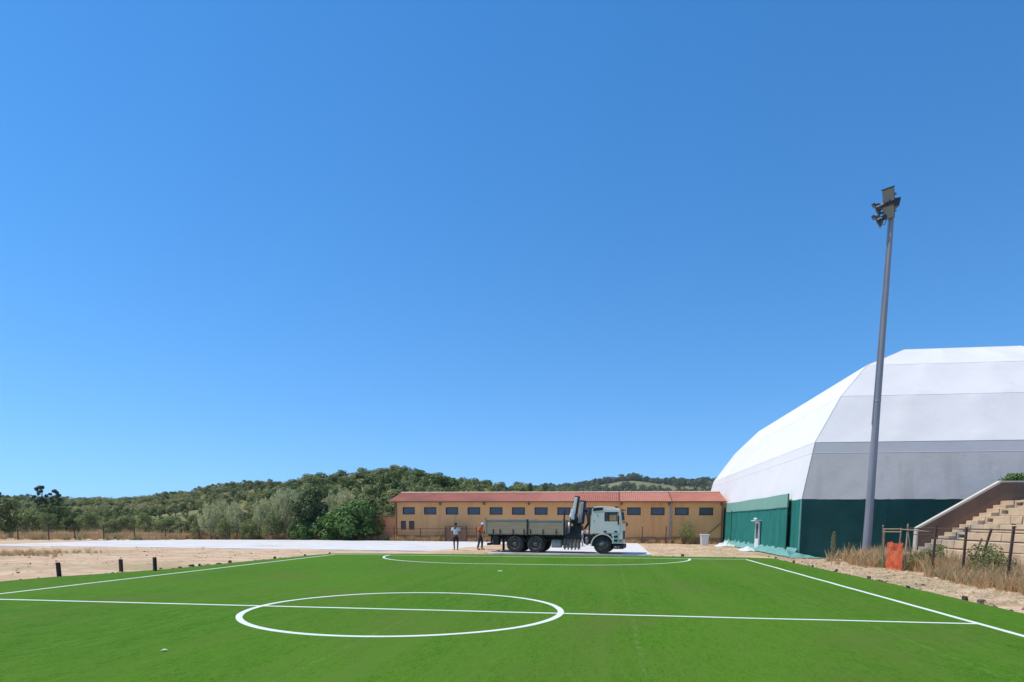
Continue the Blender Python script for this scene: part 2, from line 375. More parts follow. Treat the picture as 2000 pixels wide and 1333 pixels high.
strip('touch_line', seg((UR, -16), (UR, VG)))
strip('goal_line', seg((UL+0.06, VG), (UR-0.06, VG)), 0.13)
o = strip('halfway_line', seg((UL+0.065, 0), (UR-0.065, 0)))
o.location.z = -0.002
strip('centre_circle', [(3.42*math.cos(2*PI*i/120), 3.42*math.sin(2*PI*i/120)) for i in range(120)], 0.135, True)
arc = [(0.3-1.95-6.4*math.cos(t*PI/2/28), VG-0.07-6.4*math.sin(t*PI/2/28)) for t in range(29)]
arc += [(0.3+1.95+6.4*math.sin(t*PI/2/28), VG-0.07-6.4*math.cos(t*PI/2/28)) for t in range(29)]
strip('penalty_arc', arc)
mk = MB(); mk.lathe([(0.0, 0.036), (0.10, 0.036), (0.11, 0.02)], (0.15, 11.6, 0), 'z', 16); mk.build('penalty_mark', m_line, turf)

sb = MB(); sp = []
for i in range(len(SLAB)):
    a = Vector(SLAB[i]); b = Vector(SLAB[(i+1) % len(SLAB)]); n = max(1, int((b-a).length/1.2))
    rough_ = 0.0 if i in (0, 1) else 0.22
    for k in range(n):
        p = a.lerp(b, k/n); q = Vector((p.x, p.y, 5)); sp.append((p.x + noise.noise(q*0.5)*rough_, p.y + noise.noise(q*0.5+Vector((0, 0, 9)))*rough_))
sb.prism(sp, 'z', -0.08, 0.10)
slab = sb.build('concrete_apron', m_conc)
tag(slab, 'wide pale concrete apron between pitch and long building', 'pavement', kind='structure')

# ---------------------------------------------------------------- scatter on points with geometry nodes
def proto_collection(name, meshes):
    c = bpy.data.collections.new(name)
    for i, me in enumerate(meshes):
        c.objects.link(bpy.data.objects.new('%s_%02d' % (name, i), me))
    return c
def scatter(name, pts, coll, label, cat):
    """pts: (x, y, z, scale, rot, index)"""
    me = bpy.data.meshes.new(name); me.from_pydata([p[:3] for p in pts], [], [])
    for nm, k, ty in (('scl', 3, 'FLOAT'), ('rot', 4, 'FLOAT'), ('idx', 5, 'INT')):
        at = me.attributes.new(nm, ty, 'POINT'); at.data.foreach_set('value', [p[k] for p in pts])
    o = bpy.data.objects.new(name, me); COL.objects.link(o)
    ng = bpy.data.node_groups.new(name, 'GeometryNodeTree')
    ng.interface.new_socket('Geometry', in_out='INPUT', socket_type='NodeSocketGeometry')
    ng.interface.new_socket('Geometry', in_out='OUTPUT', socket_type='NodeSocketGeometry')
    N = ng.nodes.new; L = ng.links.new
    gi = N('NodeGroupInput'); go = N('NodeGroupOutput'); ip = N('GeometryNodeInstanceOnPoints'); ci = N('GeometryNodeCollectionInfo')
    ci.inputs[0].default_value = coll; ci.inputs[1].default_value = True; ci.inputs[2].default_value = True
    def attr(nm, ty):
        a = N('GeometryNodeInputNamedAttribute'); a.data_type = ty; a.inputs[0].default_value = nm; return a.outputs[0]
    cx = N('ShaderNodeCombineXYZ'); L(attr('rot', 'FLOAT'), cx.inputs[2])
    L(gi.outputs[0], ip.inputs['Points']); L(ci.outputs[0], ip.inputs['Instance']); ip.inputs['Pick Instance'].default_value = True
    L(attr('idx', 'INT'), ip.inputs['Instance Index']); L(cx.outputs[0], ip.inputs['Rotation']); L(attr('scl', 'FLOAT'), ip.inputs['Scale'])
    L(ip.outputs[0], go.inputs[0])
    md = o.modifiers.new('scatter', 'NODES'); md.node_group = ng
    return tag(o, label, cat, kind='stuff')

def leaf(b, c, size, asp, d, rng, nrm=None):
    """one leaf-shaped quad at c, long axis d"""
    d = d.normalized(); a = d.cross(nrm if nrm is not None else Vector((rng.gauss(0, 1), rng.gauss(0, 1), rng.gauss(0, 1))))
    if a.length < 1e-3: a = d.orthogonal()
    a.normalize(); h = d*size; w = a*size*asp
    b.add([c-h*0.5, c+w*0.5, c+h*0.5, c-w*0.5], [(0, 1, 2, 3)])
def rv(rng):
    while True:
        v = Vector((rng.uniform(-1, 1), rng.uniform(-1, 1), rng.uniform(-1, 1)))
        if 0.02 < v.length < 1: return v
def crown_mesh(name, clumps, n, size, asp, mt, rng, up=0.2, shell=0.55):
    b = MB(); tot = sum(r[0]*r[1]*r[2] for _, r in clumps)**1.0
    for c, r in clumps:
        k = max(20, int(n*(r[0]*r[1]*r[2])/tot)); c = Vector(c)
        for _ in range(k):
            v = rv(rng); ln = v.length; v = v/ln*(shell + (1-shell)*ln) if rng.random() < 0.75 else v
            p = c + Vector((v.x*r[0], v.y*r[1], v.z*r[2]))
            d = v*0.6 + rv(rng) + Vector((0, 0, up))
            nrm = v.normalized()*0.8 + rv(rng)*0.75 + Vector((0, 0, 0.45))
            if up < 1: d = d - nrm*(d.dot(nrm)/nrm.dot(nrm))
            leaf(b, p, size*rng.uniform(0.6, 1.3), asp, d if d.length > 1e-3 else v, rng, nrm)
    return b.mesh(name, mt)
def tree_meshes(name, h, rad, trunk_h, n, size, asp, lm, bm_, rng, nclump=9, up=0.2, flat=1.0, lean=0.0, thick=0.14, base=None, csize=1.0):
    """returns (trunk mesh, crown mesh) for a tree of height h"""
    clumps = []; tr = MB()
    tilt = Vector((lean*rng.uniform(-1, 1), lean*rng.uniform(-1, 1), 0))
    top = Vector((tilt.x*h, tilt.y*h, trunk_h))
    tr.path([(0, 0, -0.15), (tilt.x*h*0.3+rng.uniform(-.05, .05), tilt.y*h*0.3, trunk_h*0.5), top], [thick*1.25, thick, thick*0.8], 7)
    lo = trunk_h*0.85 if base is None else base
    for i in range(nclump):
        a = 2*PI*(i/nclump) + rng.uniform(-.5, .5); t = (i+0.5)/nclump
        t = (t*0.618*nclump) % 1.0
        z = lo + (h-lo)*(0.15+0.78*t); rr = rad*math.sin(PI*min(0.93, 0.25+0.62*t))*rng.uniform(0.35, 0.85)
        c = Vector((tilt.x*h+math.cos(a)*rr, tilt.y*h+math.sin(a)*rr, z)); cr = rad*rng.uniform(0.30, 0.50)*csize
        clumps.append((c, (cr, cr, cr*flat*rng.uniform(0.7, 1.0))))
        mid = top.lerp(c, 0.5) + Vector((0, 0, -0.1*h*rng.random()))
        tr.path([top-Vector((0, 0, 0.1)), mid, c], [thick*0.6, thick*0.35, thick*0.12], 5)
    clumps.append((Vector((tilt.x*h, tilt.y*h, h-rad*0.35)), (rad*0.5*csize, rad*0.5*csize, rad*0.36*flat*csize)))
    return tr.mesh(name+'_trunk', bm_, True), crown_mesh(name+'_crown', clumps, n, size, asp, lm, rng, up)
def plant_tree(name, label, loc, tm, cm, rz=0, s=1, group=None, cat='tree', part=('trunk', 'crown')):
    t = thing(name, label, cat, loc, rz, group, s)
    link(part[0], tm, t); link(part[1], cm, t)
    return t
def shrub_meshes(name, h, rad, n, size, asp, lm, rng, stems=6, up=0.5, nclump=8):
    tr = MB(); clumps = []
    for i in range(stems):
        a = 2*PI*i/stems + rng.uniform(-.4, .4); r = rad*rng.uniform(0.15, 0.6)
        q = Vector((math.cos(a)*r, math.sin(a)*r, h*rng.uniform(0.45, 0.8)))
        tr.path([(0.06*math.cos(a), 0.06*math.sin(a), -0.1), q*0.5+Vector((0, 0, 0.05*h)), q], [0.03, 0.022, 0.008], 5)
    for i in range(nclump):
        a = rng.uniform(0, 2*PI); r = rad*math.sqrt(rng.random())*0.65; z = h*rng.uniform(0.22, 0.8); cr = rad*rng.uniform(0.25, 0.45)
        clumps.append(((math.cos(a)*r, math.sin(a)*r, z), (cr, cr, min(z, h*0.28)*rng.uniform(0.7, 1.1))))
    return tr.mesh(name+'_stems', m_bark), crown_mesh(name+'_leaves', clumps, n, size, asp, lm, rng, up)

# ---------------------------------------------------------------- hills
def bearing(px): return math.atan((px-1000)*0.7818/1000)
def hdir(th):  # horizontal direction for a bearing right of the view axis
    a = PI/2 + YAW - th
    return Vector((math.cos(a), math.sin(a), 0))
def lerp_tab(tab, x):
    if x <= tab[0][0]: return tab[0][1]
    for (a, ya), (b, yb) in zip(tab, tab[1:]):
        if x <= b:
            t = (x-a)/(b-a); t = t*t*(3-2*t)*0.5 + t*0.5; return ya+(yb-ya)*t
    return tab[-1][1]
class Hill:
    """terrain whose crest height (m) is given along a line of bearings; r0 foot, rc crest, r1 back foot (m from the pitch)"""
    def __init__(s, tab, r0, rc, r1, th0, th1, amp): s.tab, s.r0, s.rc, s.r1, s.th0, s.th1, s.amp = tab, r0, rc, r1, th0, th1, amp
    def z(s, th, r):
        zc = lerp_tab(s.tab, th)
        t = (r-s.r0)/(s.rc-s.r0) if r < s.rc else 1-(r-s.rc)/(s.r1-s.rc)
        t = max(0, min(1, t)); t = t*t*(3-2*t)*0.6 + t*0.4
        p = CAM + hdir(th)*r
        return zc*t + noise.noise(p*0.02)*s.amp*t + noise.noise(p*0.06)*s.amp*0.4*t - 0.3*(1-t)
    def mesh(s, name, nth, nr, mt=None):
        b = MB(); vs_ = []
        for j in range(nr+1):
            r = s.r0 + (s.r1-s.r0)*j/nr
            for i in range(nth+1):
                th = s.th0+(s.th1-s.th0)*i/nth; p = CAM+hdir(th)*r; vs_.append((p.x, p.y, s.z(th, r)))
        n = nth+1
        b.add(vs_, [(j*n+i, j*n+i+1, (j+1)*n+i+1, (j+1)*n+i) for j in range(nr) for i in range(nth)])
        return b.build(name, mt or m_hill, smooth=True)
def tab_from(pts, rc):  # skyline rows of the bare ground -> crest heights
    return [(bearing(x), 1.97+rc*math.cos(bearing(x))**-1*0+rc*(1019+(x-1000)*0.0044-y)/1270*math.cos(bearing(x))) for x, y in pts]
RK, RM, RF = 150, 265, 640
knoll = Hill(tab_from([(430, 1012), (500, 1002), (560, 990), (600, 975), (650, 966), (700, 960), (790, 953), (870, 966), (940, 980), (1000, 986), (1080, 996), (1200, 1010)], RK),
             82, RK, 230, bearing(420), bearing(1250), 1.2)
mid = Hill(tab_from([(-500, 1000), (-150, 996), (0, 992), (60, 990), (130, 988), (170, 985), (300, 982), (350, 971), (430, 956), (500, 951), (560, 953), (640, 958), (750, 968), (900, 985), (1100, 1010)], RM),
           100, RM, 420, bearing(-700), bearing(1150), 2.0)
far = Hill(tab_from([(-500, 990), (0, 984), (60, 984), (150, 990), (500, 985), (900, 978), (1000, 970), (1080, 960), (1160, 949), (1240, 943), (1300, 949), (1400, 947), (1500, 948), (1750, 955), (2300, 975)], RF),
           330, RF, 900, bearing(-700), bearing(2400), 3.0)
tag(knoll.mesh('knoll', 90, 40), 'wooded knoll rising behind the long orange building', 'hill', kind='structure')
tag(mid.mesh('hill', 120, 60), 'scrub covered hill behind the row of silvery trees', 'hill', kind='structure')
tag(far.mesh('far_ridge', 140, 40, m_far), 'distant ridge seen over the red roof', 'hill', kind='structure')

rg = random.Random(11)
tp = []   # whole trees as one mesh for the far woods
def joined_tree(name, h, rad, n, size, lm):
    tm, cm = tree_meshes(name, h, rad, h*0.3, n, size, 0.6, lm, m_bark, rg, 8, 0.1, 0.9, 0.03, h*0.03, base=h*0.2)
    b = MB(); 
    for me in (tm, cm): b.add([v.co for v in me.vertices], [tuple(p.vertices) for p in me.polygons])
    nt_ = len(tm.polygons); me = b.mesh(name); me.materials.append(lm); me.materials.append(m_bark)
    for i, p in enumerate(me.polygons): p.material_index = 1 if i < nt_ else 0
    return me
woodp = proto_collection('wood_tree', [joined_tree('wood_a', 4.6, 2.1, 900, 0.42, l_hill), joined_tree('wood_b', 5.4, 2.4, 1000, 0.42, l_hill),
                                       joined_tree('wood_c', 3.6, 1.9, 800, 0.40, l_hill), joined_tree('wood_d', 4.2, 1.7, 750, 0.40, l_scrub)])
scrubp = proto_collection('scrub_bush', [shrub_meshes('scrub%d' % i, 1.9+0.5*i, 1.7+0.2*i, 420, 0.36, 0.6, l_scrub if i != 1 else l_hill, rg)[1] for i in range(4)])
farp = proto_collection('far_tree', [joined_tree('far_%d' % i, 5.0+i*0.8, 2.6, 240, 0.9, l_far) for i in range(3)])
def hill_points(hl, n, ra, rb, tha, thb, smin, smax, nproto, gap, zoff=-0.25, seed=0):
    out = []; k = 0; rr = random.Random(seed)
    while len(out) < n and k < n*8:
        k += 1
        th = rr.uniform(tha, thb); r = math.sqrt(rr.uniform(ra*ra, rb*rb)); p = CAM+hdir(th)*r
        if noise.noise(Vector((p.x*gap[0]+seed, p.y*gap[0], 1))) > gap[1]: continue
        if noise.noise(Vector((p.x*0.25, p.y*0.25, seed))) > 0.42: continue
        out.append((p.x, p.y, hl.z(th, r)+zoff, rr.uniform(smin, smax), rr.uniform(0, 6.28), rr.randrange(nproto)))
    return out
pts = hill_points(knoll, 1700, 92, 168, bearing(520), bearing(1150), 0.45, 1.02, 4, (0.03, 0.55), seed=1)
scatter('knoll_wood', pts, woodp, 'dense green wood covering the knoll behind the building', 'wood')
pts = hill_points(mid, 2500, 118, 285, bearing(-120), bearing(760), 0.28, 0.85, 4, (0.024, 0.10), seed=2)
scatter('hill_scrub', pts, scrubp, 'low green maquis scrub covering the hill at left', 'scrub')
pts = hill_points(mid, 430, 120, 285, bearing(-120), bearing(760), 0.30, 0.65, 4, (0.02, 0.15), seed=5)
scatter('hill_copse', pts, woodp, 'scattered darker small trees among the hill scrub', 'wood')
pts = hill_points(far, 5200, 380, 680, bearing(850), bearing(1700), 0.45, 1.2, 3, (0.008, 0.30), seed=3)
pts += hill_points(far, 500, 560, 680, bearing(-100), bearing(400), 0.7, 1.2, 3, (0.008, 0.4), seed=4)
scatter('far_wood', pts, farp, 'far dark trees and scrub on the distant ridge', 'wood')

# ---------------------------------------------------------------- long building
bl = thing('long_building', 'long low orange stucco building with red corrugated roof and row of dark windows', 'building', (0, 0, 0))
V0, V1, U0, U1, ZE = 48.6, 56.6, -16.6, 14.7, 3.82
wins = [(-15.86+2.1815*i, -15.86+2.1815*i+1.26) for i in range(14)]
Z0, Z1 = 2.63, 3.34
smallw = [(-16.06, -15.52), (-15.22, -14.67)]
w = MB()
def wall_strip(cuts, z0, z1):
    x = U0
    for a, b in cuts:
        w.box((x, V0, z0), (a, V0+0.3, z1)); x = b
    w.box((x, V0, z0), (U1, V0+0.3, z1))
wall_strip([], 0.0, 1.15); wall_strip(smallw, 1.15, 2.0); wall_strip([], 2.0, Z0); wall_strip(wins, Z0, Z1); wall_strip([], Z1, ZE)
w.box((U0, V1-0.3, 0), (U1, V1, ZE))
for x0, x1 in ((U0, U0+0.3), (U1-0.3, U1)):
    w.prism([(V0+0.3, 0), (V1-0.3, 0), (V1-0.3, ZE), ((V0+V1)/2, 4.80), (V0+0.3, ZE)], 'x', x0, x1)
w.build('wall', m_stucco, bl)
pl = MB()
px_ = U0-0.02
prof = []
for i in range(60):
    x = U0 + (U1-U0)*i/59; prof.append((x, 0.62 + 0.16*noise.noise(Vector((x*0.4, 2, 0))) + 0.05*noise.noise(Vector((x*2, 5, 0)))))
pl.prism([(U0-0.01, -0.1)] + [(U1+0.01, -0.1)] + list(reversed(prof)), 'y', V0-0.02, V0+0.05)
pl.build('plinth', m_plinth, bl)
def window(a, b, z0, z1, name='window', bars=False):
    f = MB(); t = 0.09; y0, y1 = V0+0.10, V0+0.18
    f.box((a, y0, z1-t), (b, y1, z1)); f.box((a, y0, z0), (b, y1, z0+t*0.7)); f.box((a, y0, z0+t*0.7), (a+t, y1, z1-t)); f.box((b-t, y0, z0+t*0.7), (b, y1, z1-t))
    if bars:
        xm = (a+b)/2; f.box((xm-0.015, y0-0.01, z0+t*0.7), (xm+0.015, y1-0.02, z1-t))
        for k in (1, 2): f.box((a+t, y0-0.008, z0+(z1-z0)*k/3-0.012), (b-t, y1-0.03, z0+(z1-z0)*k/3+0.012))
    o = f.build(name, m_brown, bl)
    p = MB(); p.box((a+t-0.01, V0+0.135, z0+t*0.7-0.01), (b-t+0.01, V0+0.145, z1-t+0.01)); p.build('pane', m_pane, o)
    s = MB(); s.box((a-0.03, V0-0.04, z0-0.05), (b+0.03, V0+0.10, z0-0.002)); s.build('sill', m_stucco_r if bars else m_stucco, o)
    return o
for a, b in wins: window(a, b, Z0, Z1)
for a, b in smallw: window(a, b, 1.15, 2.0, bars=True)
inn = MB(); inn.box((U0+0.31, V0+0.9, 0.0), (U1-0.31, V0+0.95, ZE)); inn.build('interior_wall', m_plinth, bl)
# corrugated roof in sheets
RV = 52.6; EV = V0-0.42; ZEV = 3.90; ZR = 4.93
def roof_sheet(x0, x1, front, mt, dz):
    b = MB(); pitch = 0.18; n = max(2, int((x1-x0)/pitch*6)); vs_ = []
    ve = EV if front else 2*RV-EV
    for k in range(2):
        y, z = ((ve, ZEV), (RV, ZR))[k]
        for i in range(n+1):
            x = x0+(x1-x0)*i/n; vs_.append((x, y, z+dz+0.028*math.sin(2*PI*x/pitch)))
    N_ = n+1; m_ = len(vs_); vs_ += [(a, c, d-0.02) for a, c, d in vs_]
    fs = [(i, i+1, N_+i+1, N_+i) for i in range(n)] + [(m_+N_+i, m_+N_+i+1, m_+i+1, m_+i) for i in range(n)]
    fs += [(m_+i, m_+i+1, i+1, i) for i in range(n)] + [(0, N_, m_+N_, m_), (n, m_+n, m_+N_+n, N_+n)]
    b.add(vs_, fs); return b.build('roof_sheet', mt, rf)
rb_ = MB(); rb_.beam((U0-0.3, EV+0.25, ZEV+0.0), (U1+0.12, EV+0.25, ZEV+0.0), 0.08, 0.10)
rf = rb_.build('roof', m_wood, bl)
cuts = [-17.2, -12.0, -7.6, -2.4, 0.9, 5.19, 9.96, 14.9]
for i, (a, b) in enumerate(zip(cuts, cuts[1:])):
    roof_sheet(a, b, True, m_roof2 if i in (3, 5) else m_roof, 0.006*(i % 2)); roof_sheet(a, b, False, m_roof, 0.006*(i % 2))
x = -17.25
while x < 14.8:
    q = MB(); x2 = min(x+2.37, 14.95); q.prism([(RV-0.24, ZR-0.02), (RV-0.10, ZR+0.075), (RV+0.10, ZR+0.075), (RV+0.24, ZR-0.02)], 'x', x, x2-0.05)
    q.prism([(RV-0.27, ZR-0.02), (RV-0.11, ZR+0.105), (RV+0.11, ZR+0.105), (RV+0.27, ZR-0.02)], 'x', x2-0.16, x2-0.045)
    q.build('ridge_cap', m_ridge, rf); x = x2
gt = MB(); gt.prism([(EV-0.10, ZEV-0.07), (EV-0.10, ZEV-0.01), (EV-0.085, ZEV-0.01), (EV-0.085, ZEV-0.055), (EV+0.02, ZEV-0.055), (EV+0.02, ZEV-0.01), (EV+0.035, ZEV-0.01), (EV+0.035, ZEV-0.07)], 'x', -17.2, 14.9)
gt.build('gutter', m_pipe, bl)
for u in (-16.55, -12.03, -7.66, -3.3, 1.05, 5.45, 9.75, 14.45):
    q = MB(); q.prism([(EV+0.06, ZEV-0.10), (V0, ZEV-0.10), (V0, ZEV-0.36), (V0-0.10, ZEV-0.34)], 'x', u-0.07, u+0.07); q.build('eave_bracket', m_pipe, bl)
for u, r, mt in ((-16.48, 0.06, m_pipe), (5.19, 0.055, m_stucco_r), (9.96, 0.075, m_greymetal), (14.55, 0.05, m_pipe)):
    q = MB(); q.tube((u, V0-0.09, 0.02), (u, V0-0.09, ZEV-0.25), r, n=10); q.path([(u, V0-0.09, ZEV-0.27), (u, V0-0.22, ZEV-0.14), (u, EV-0.03, ZEV-0.06)], [r]*3, 8)
    for z in (0.8, 2.2, 3.4): q.box((u-r-0.02, V0-0.10, z), (u+r+0.02, V0-0.001, z+0.04))
    q.build('downpipe', mt, bl)
q = MB(); q.beam((9.98, EV+0.05, ZEV+0.04), (9.98, RV-0.3, ZR), 0.07, 0.07); q.build('roof_seam', m_rust, rf)
q = MB(); q.beam((5.21, EV+0.05, ZEV+0.04), (5.21, RV-0.3, ZR), 0.05, 0.06); q.build('roof_seam', m_rust, rf)
q = MB(); q.tube((13.1, V0-0.06, 0.65), (14.48, V0-0.06, 1.93), 0.035, n=6); q.build('slanted_bar', m_pipe, bl)  # dark slanted bar along a diagonal line on the wall

# low outbuilding at the left end
ob = thing('outbuilding', 'low reddish outbuilding with tiled edge beside the long building', 'building')
q = MB(); q.box((-23.5, 48.9, 0), (-16.66, 53.5, 2.42)); q.build('wall', m_stucco_r, ob)
q = MB(); q.prism([(48.75, 2.425), (53.6, 2.5), (53.6, 2.56), (48.75, 2.50)], 'x', -23.7, -16.66); rr_ = q.build('roof', m_pipe, ob)
for i in range(14):
    x = -23.5+0.5*i; q = MB(); q.beam((x, 48.45, 2.38), (x, 48.92, 2.42), 0.09, 0.1); q.build('rafter_end', m_pipe, rr_)

# ---------------------------------------------------------------- the big covered hall
dm = thing('sports_hall', 'huge white faceted fabric sports hall with dark green lower walls', 'hall')
DU0, DU1, DV0, DV1 = 15.0, 37.6, 25.1, 63.0
LV = [(0.0, 3.28), (0.591, 5.88), (0.73, 6.49), (2.54, 9.30), (4.52, 11.43), (7.94, 13.10)]
def ring(t, z): return [Vector((DU0+t, DV0+t, z)), Vector((DU1-t, DV0+t, z)), Vector((DU1-t, DV1-t, z)), Vector((DU0+t, DV1-t, z))]
for k in range(5):
    A, B = ring(*LV[k]), ring(*LV[k+1])
    for s_ in range(4):
        a, b, c, d = A[s_], A[(s_+1) % 4], B[(s_+1) % 4], B[s_]
        n1, n2 = 48, 10; vs_ = []; nrm = (b-a).cross(d-a).normalized()
        for j in range(n2+1):
            for i in range(n1+1):
                fx, fz = i/n1, j/n2
                p = a.lerp(b, fx).lerp(d.lerp(c, fx), fz)
                bay = (b-a).length/4.4
                e = math.sin(PI*fz)*min(1, 6*min(fx, 1-fx))
                kb = (0.25, 0.06)[k] if k < 2 else 1.0
                p = p + nrm*kb*(-0.05*e*abs(math.sin(fx*bay*PI)) + 0.05*e*noise.noise(p*0.45))
                # tucks where the arches hold the fabric
                fr = (fx*bay) % 1.0; fr = min(fr, 1-fr)
                if 0.02 < fx < 0.98 and k > 1: p = p + nrm*(0.15*math.exp(-(fr*4.4/0.35)**2)*(math.exp(-(fz/0.10)**2) + math.exp(-((1-fz)/0.10)**2)) if 0 < j < n2 else 0)
                vs_.append(p)
        q = MB(); q.add(vs_, [(j*(n1+1)+i, j*(n1+1)+i+1, (j+1)*(n1+1)+i+1, (j+1)*(n1+1)+i) for j in range(n2) for i in range(n1)])
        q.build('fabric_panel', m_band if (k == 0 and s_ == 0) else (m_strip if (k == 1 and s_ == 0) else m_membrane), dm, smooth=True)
T4 = ring(*LV[5]); q = MB(); mid_ = [Vector(((DU0+DU1)/2, DV0+11.3, 13.7)), Vector(((DU0+DU1)/2, DV1-11.3, 13.7))]
q.add(T4+mid_, [(0, 1, 4), (1, 2, 5, 4), (2, 3, 5), (3, 0, 4, 5)]); q.build('fabric_panel', m_membrane, dm)
for k in range(1, 6):
    A = ring(*LV[k]); q = MB()
    for s_ in range(4): q.tube(A[s_], A[(s_+1) % 4], 0.012, n=6)
    q.build('seam', m_membrane, dm)
for s_ in range(4):
    q = MB(); q.path([ring(*l)[s_] for l in LV], [0.02]*6, 6); q.build('seam', m_membrane, dm)
# green lower walls as tarpaulin panels hung between posts
def tarp_wall(p0, p1, z0, z1, nrm, name, mt):
    p0 = Vector(p0); p1 = Vector(p1); L_ = (p1-p0).length; n1, n2 = max(6, int(L_/0.25)), 8; vs_ = []
    for j in range(n2+1):
        for i in range(n1+1):
            fx, fz = i/n1, j/n2; p = p0.lerp(p1, fx); p.z = z0+(z1-z0)*fz
            e = math.sin(PI*min(1, fx))**0.3 if 0 < fx < 1 else 0
            p = p + Vector(nrm)*(0.03*e*noise.noise(Vector((p.x*1.4+p.y*1.4, fz*1.2, 4))) - 0.03*e*math.sin(PI*fz))
            vs_.append(p)
    q = MB(); q.add(vs_, [(j*(n1+1)+i, j*(n1+1)+i+1, (j+1)*(n1+1)+i+1, (j+1)*(n1+1)+i) for j in range(n2) for i in range(n1)])
    return q.build(name, mt, dm, smooth=True)
x = DU0
while x < DU1-0.5:
    x2 = min(DU1, x+4.52); tarp_wall((x+0.004, DV0, 0), (x2-0.004, DV0, 0), -0.05, 3.30, (0, -1, 0), 'lower_wall', m_teal); x = x2
y = DV0
while y < DV1-0.5:
    y2 = min(DV1, y+4.21); tarp_wall((DU0, y2-0.004, 0), (DU0, y+0.004, 0), -0.05, 3.30, (-1, 0, 0), 'lower_wall', m_tealnet); y = y2
q = MB(); q.box((DU1-0.05, DV0+0.1, 0), (DU1, DV1, 3.28)); q.box((DU0+0.1, DV1-0.05, 0), (DU1-0.06, DV1, 3.28)); q.build('lower_wall', m_teal, dm)
q = MB(); q.tube((DU0, DV0, -0.1), (DU0, DV0, 3.3), 0.05, n=8); q.build('corner_post', m_tealpale, dm)
# shade net hung on the left side, its faded top band, posts
def net_sheet(name, u, va, vb, z0, z1, mt, amp, zs=0.0):
    n1, n2 = 120, 10; vs_ = []
    for j in range(n2+1):
        for i in range(n1+1):
            fx, fz = i/n1, j/n2; v = va+(vb-va)*fx; fold = noise.noise(Vector((v*1.3, 0.3*fz, 7)))
            vs_.append((u+amp*fold*(0.4+0.6*(1-fz)), v, z0+(z1-z0)*fz + zs*math.sin(v*0.7)*fz))
    q = MB(); q.add(vs_, [(j*(n1+1)+i, (j+1)*(n1+1)+i, (j+1)*(n1+1)+i+1, j*(n1+1)+i+1) for j in range(n2) for i in range(n1)])
    return q.build(name, mt, dm, smooth=True)
net_sheet('shade_net', DU0-0.16, 27.15, 48.4, 0.30, 2.86, m_tealnet, 0.13)
net_sheet('net_band', DU0-0.15, 27.1, 48.4, 2.86, 3.68, m_netband, 0.03, 0.015)
for v in (27.1, 45.2, 48.4):
    q = MB(); q.tube((DU0-0.20, v, -0.1), (DU0-0.20, v, 3.7 if v < 40 else 3.0), 0.035, n=8); q.build('net_post', m_teal, dm)
q = MB(); q.path([(DU0-0.19, 27.1+i*2.13, 2.87+0.02*math.sin(i*2)) for i in range(11)], [0.02]*11, 5); q.build('net_cable', m_teal, dm)
# skirt of tarpaulin lying out on the ground
vs_ = []; n1, n2 = 150, 9
for j in range(n2+1):
    for i in range(n1+1):
        fx, fz = i/n1, j/n2; v = 25.0+23.2*fx; wv = noise.noise(Vector((v*1.1, fz*2, 2)))
        vs_.append((DU0-0.10-fz*(0.45+0.25*noise.noise(Vector((v*0.4, 0, 5)))), v, 0.50*(1-fz)**1.6+0.05+0.10*wv*math.sin(PI*fz)+0.03*noise.noise(Vector((v*3, fz*4, 1)))))
q = MB(); q.add(vs_, [(j*(n1+1)+i, j*(n1+1)+i+1, (j+1)*(n1+1)+i+1, (j+1)*(n1+1)+i) for j in range(n2) for i in range(n1)])
q.build('ground_skirt', m_tealpale, dm, smooth=True)
vs_ = []; n1, n2 = 26, 10
for j in range(n2+1):
    for i in range(n1+1):
        fx, fz = i/n1, j/n2; uu = 14.35+1.85*fx; hgt = 0.42*(1-fx)**1.3*(1-fz)
        wv = noise.noise(Vector((uu*2.6, fz*1.5, 12)))
        vs_.append((uu, 25.02-fz*0.75*(1-0.5*fx)-0.1*wv*fz, 0.04+hgt+0.11*wv*math.sin(PI*(0.15+0.85*fz))*(1-0.5*fx)))
q = MB(); q.add(vs_, [(j*(n1+1)+i, (j+1)*(n1+1)+i, (j+1)*(n1+1)+i+1, j*(n1+1)+i+1) for j in range(n2) for i in range(n1)])
q.build('corner_skirt', m_tealpale, dm, smooth=True)
# door in the left side
q = MB(); x0, x1 = DU0-0.34, DU0-0.24; va, vb = 33.85, 35.0
q.box((x0, va, 0.0), (x1, va+0.12, 2.05)); q.box((x0, vb-0.12, 0), (x1, vb, 2.05)); q.box((x0, va+0.12, 1.93), (x1, vb-0.12, 2.05)); q.box((x0, va+0.12, 0), (x1, vb-0.12, 0.85))
dr = q.build('door', m_white, dm)
q = MB(); q.box((x0+0.04, va+0.11, 0.84), (x1-0.03, vb-0.11, 1.94)); q.build('pane', m_pane, dr)
q = MB(); q.box((x0-0.28, va-0.1, 2.08), (x1+0.1, vb+0.1, 2.14)); q.blob((x0-0.12, (va+vb)/2, 2.23), (0.14, 0.2, 0.09)); q.build('door_canopy', m_white, dr)
q = MB(); q.box((x0-0.03, va+0.14, 0.95), (x0, va+0.18, 1.1)); q.build('handle', m_darksteel, dr)

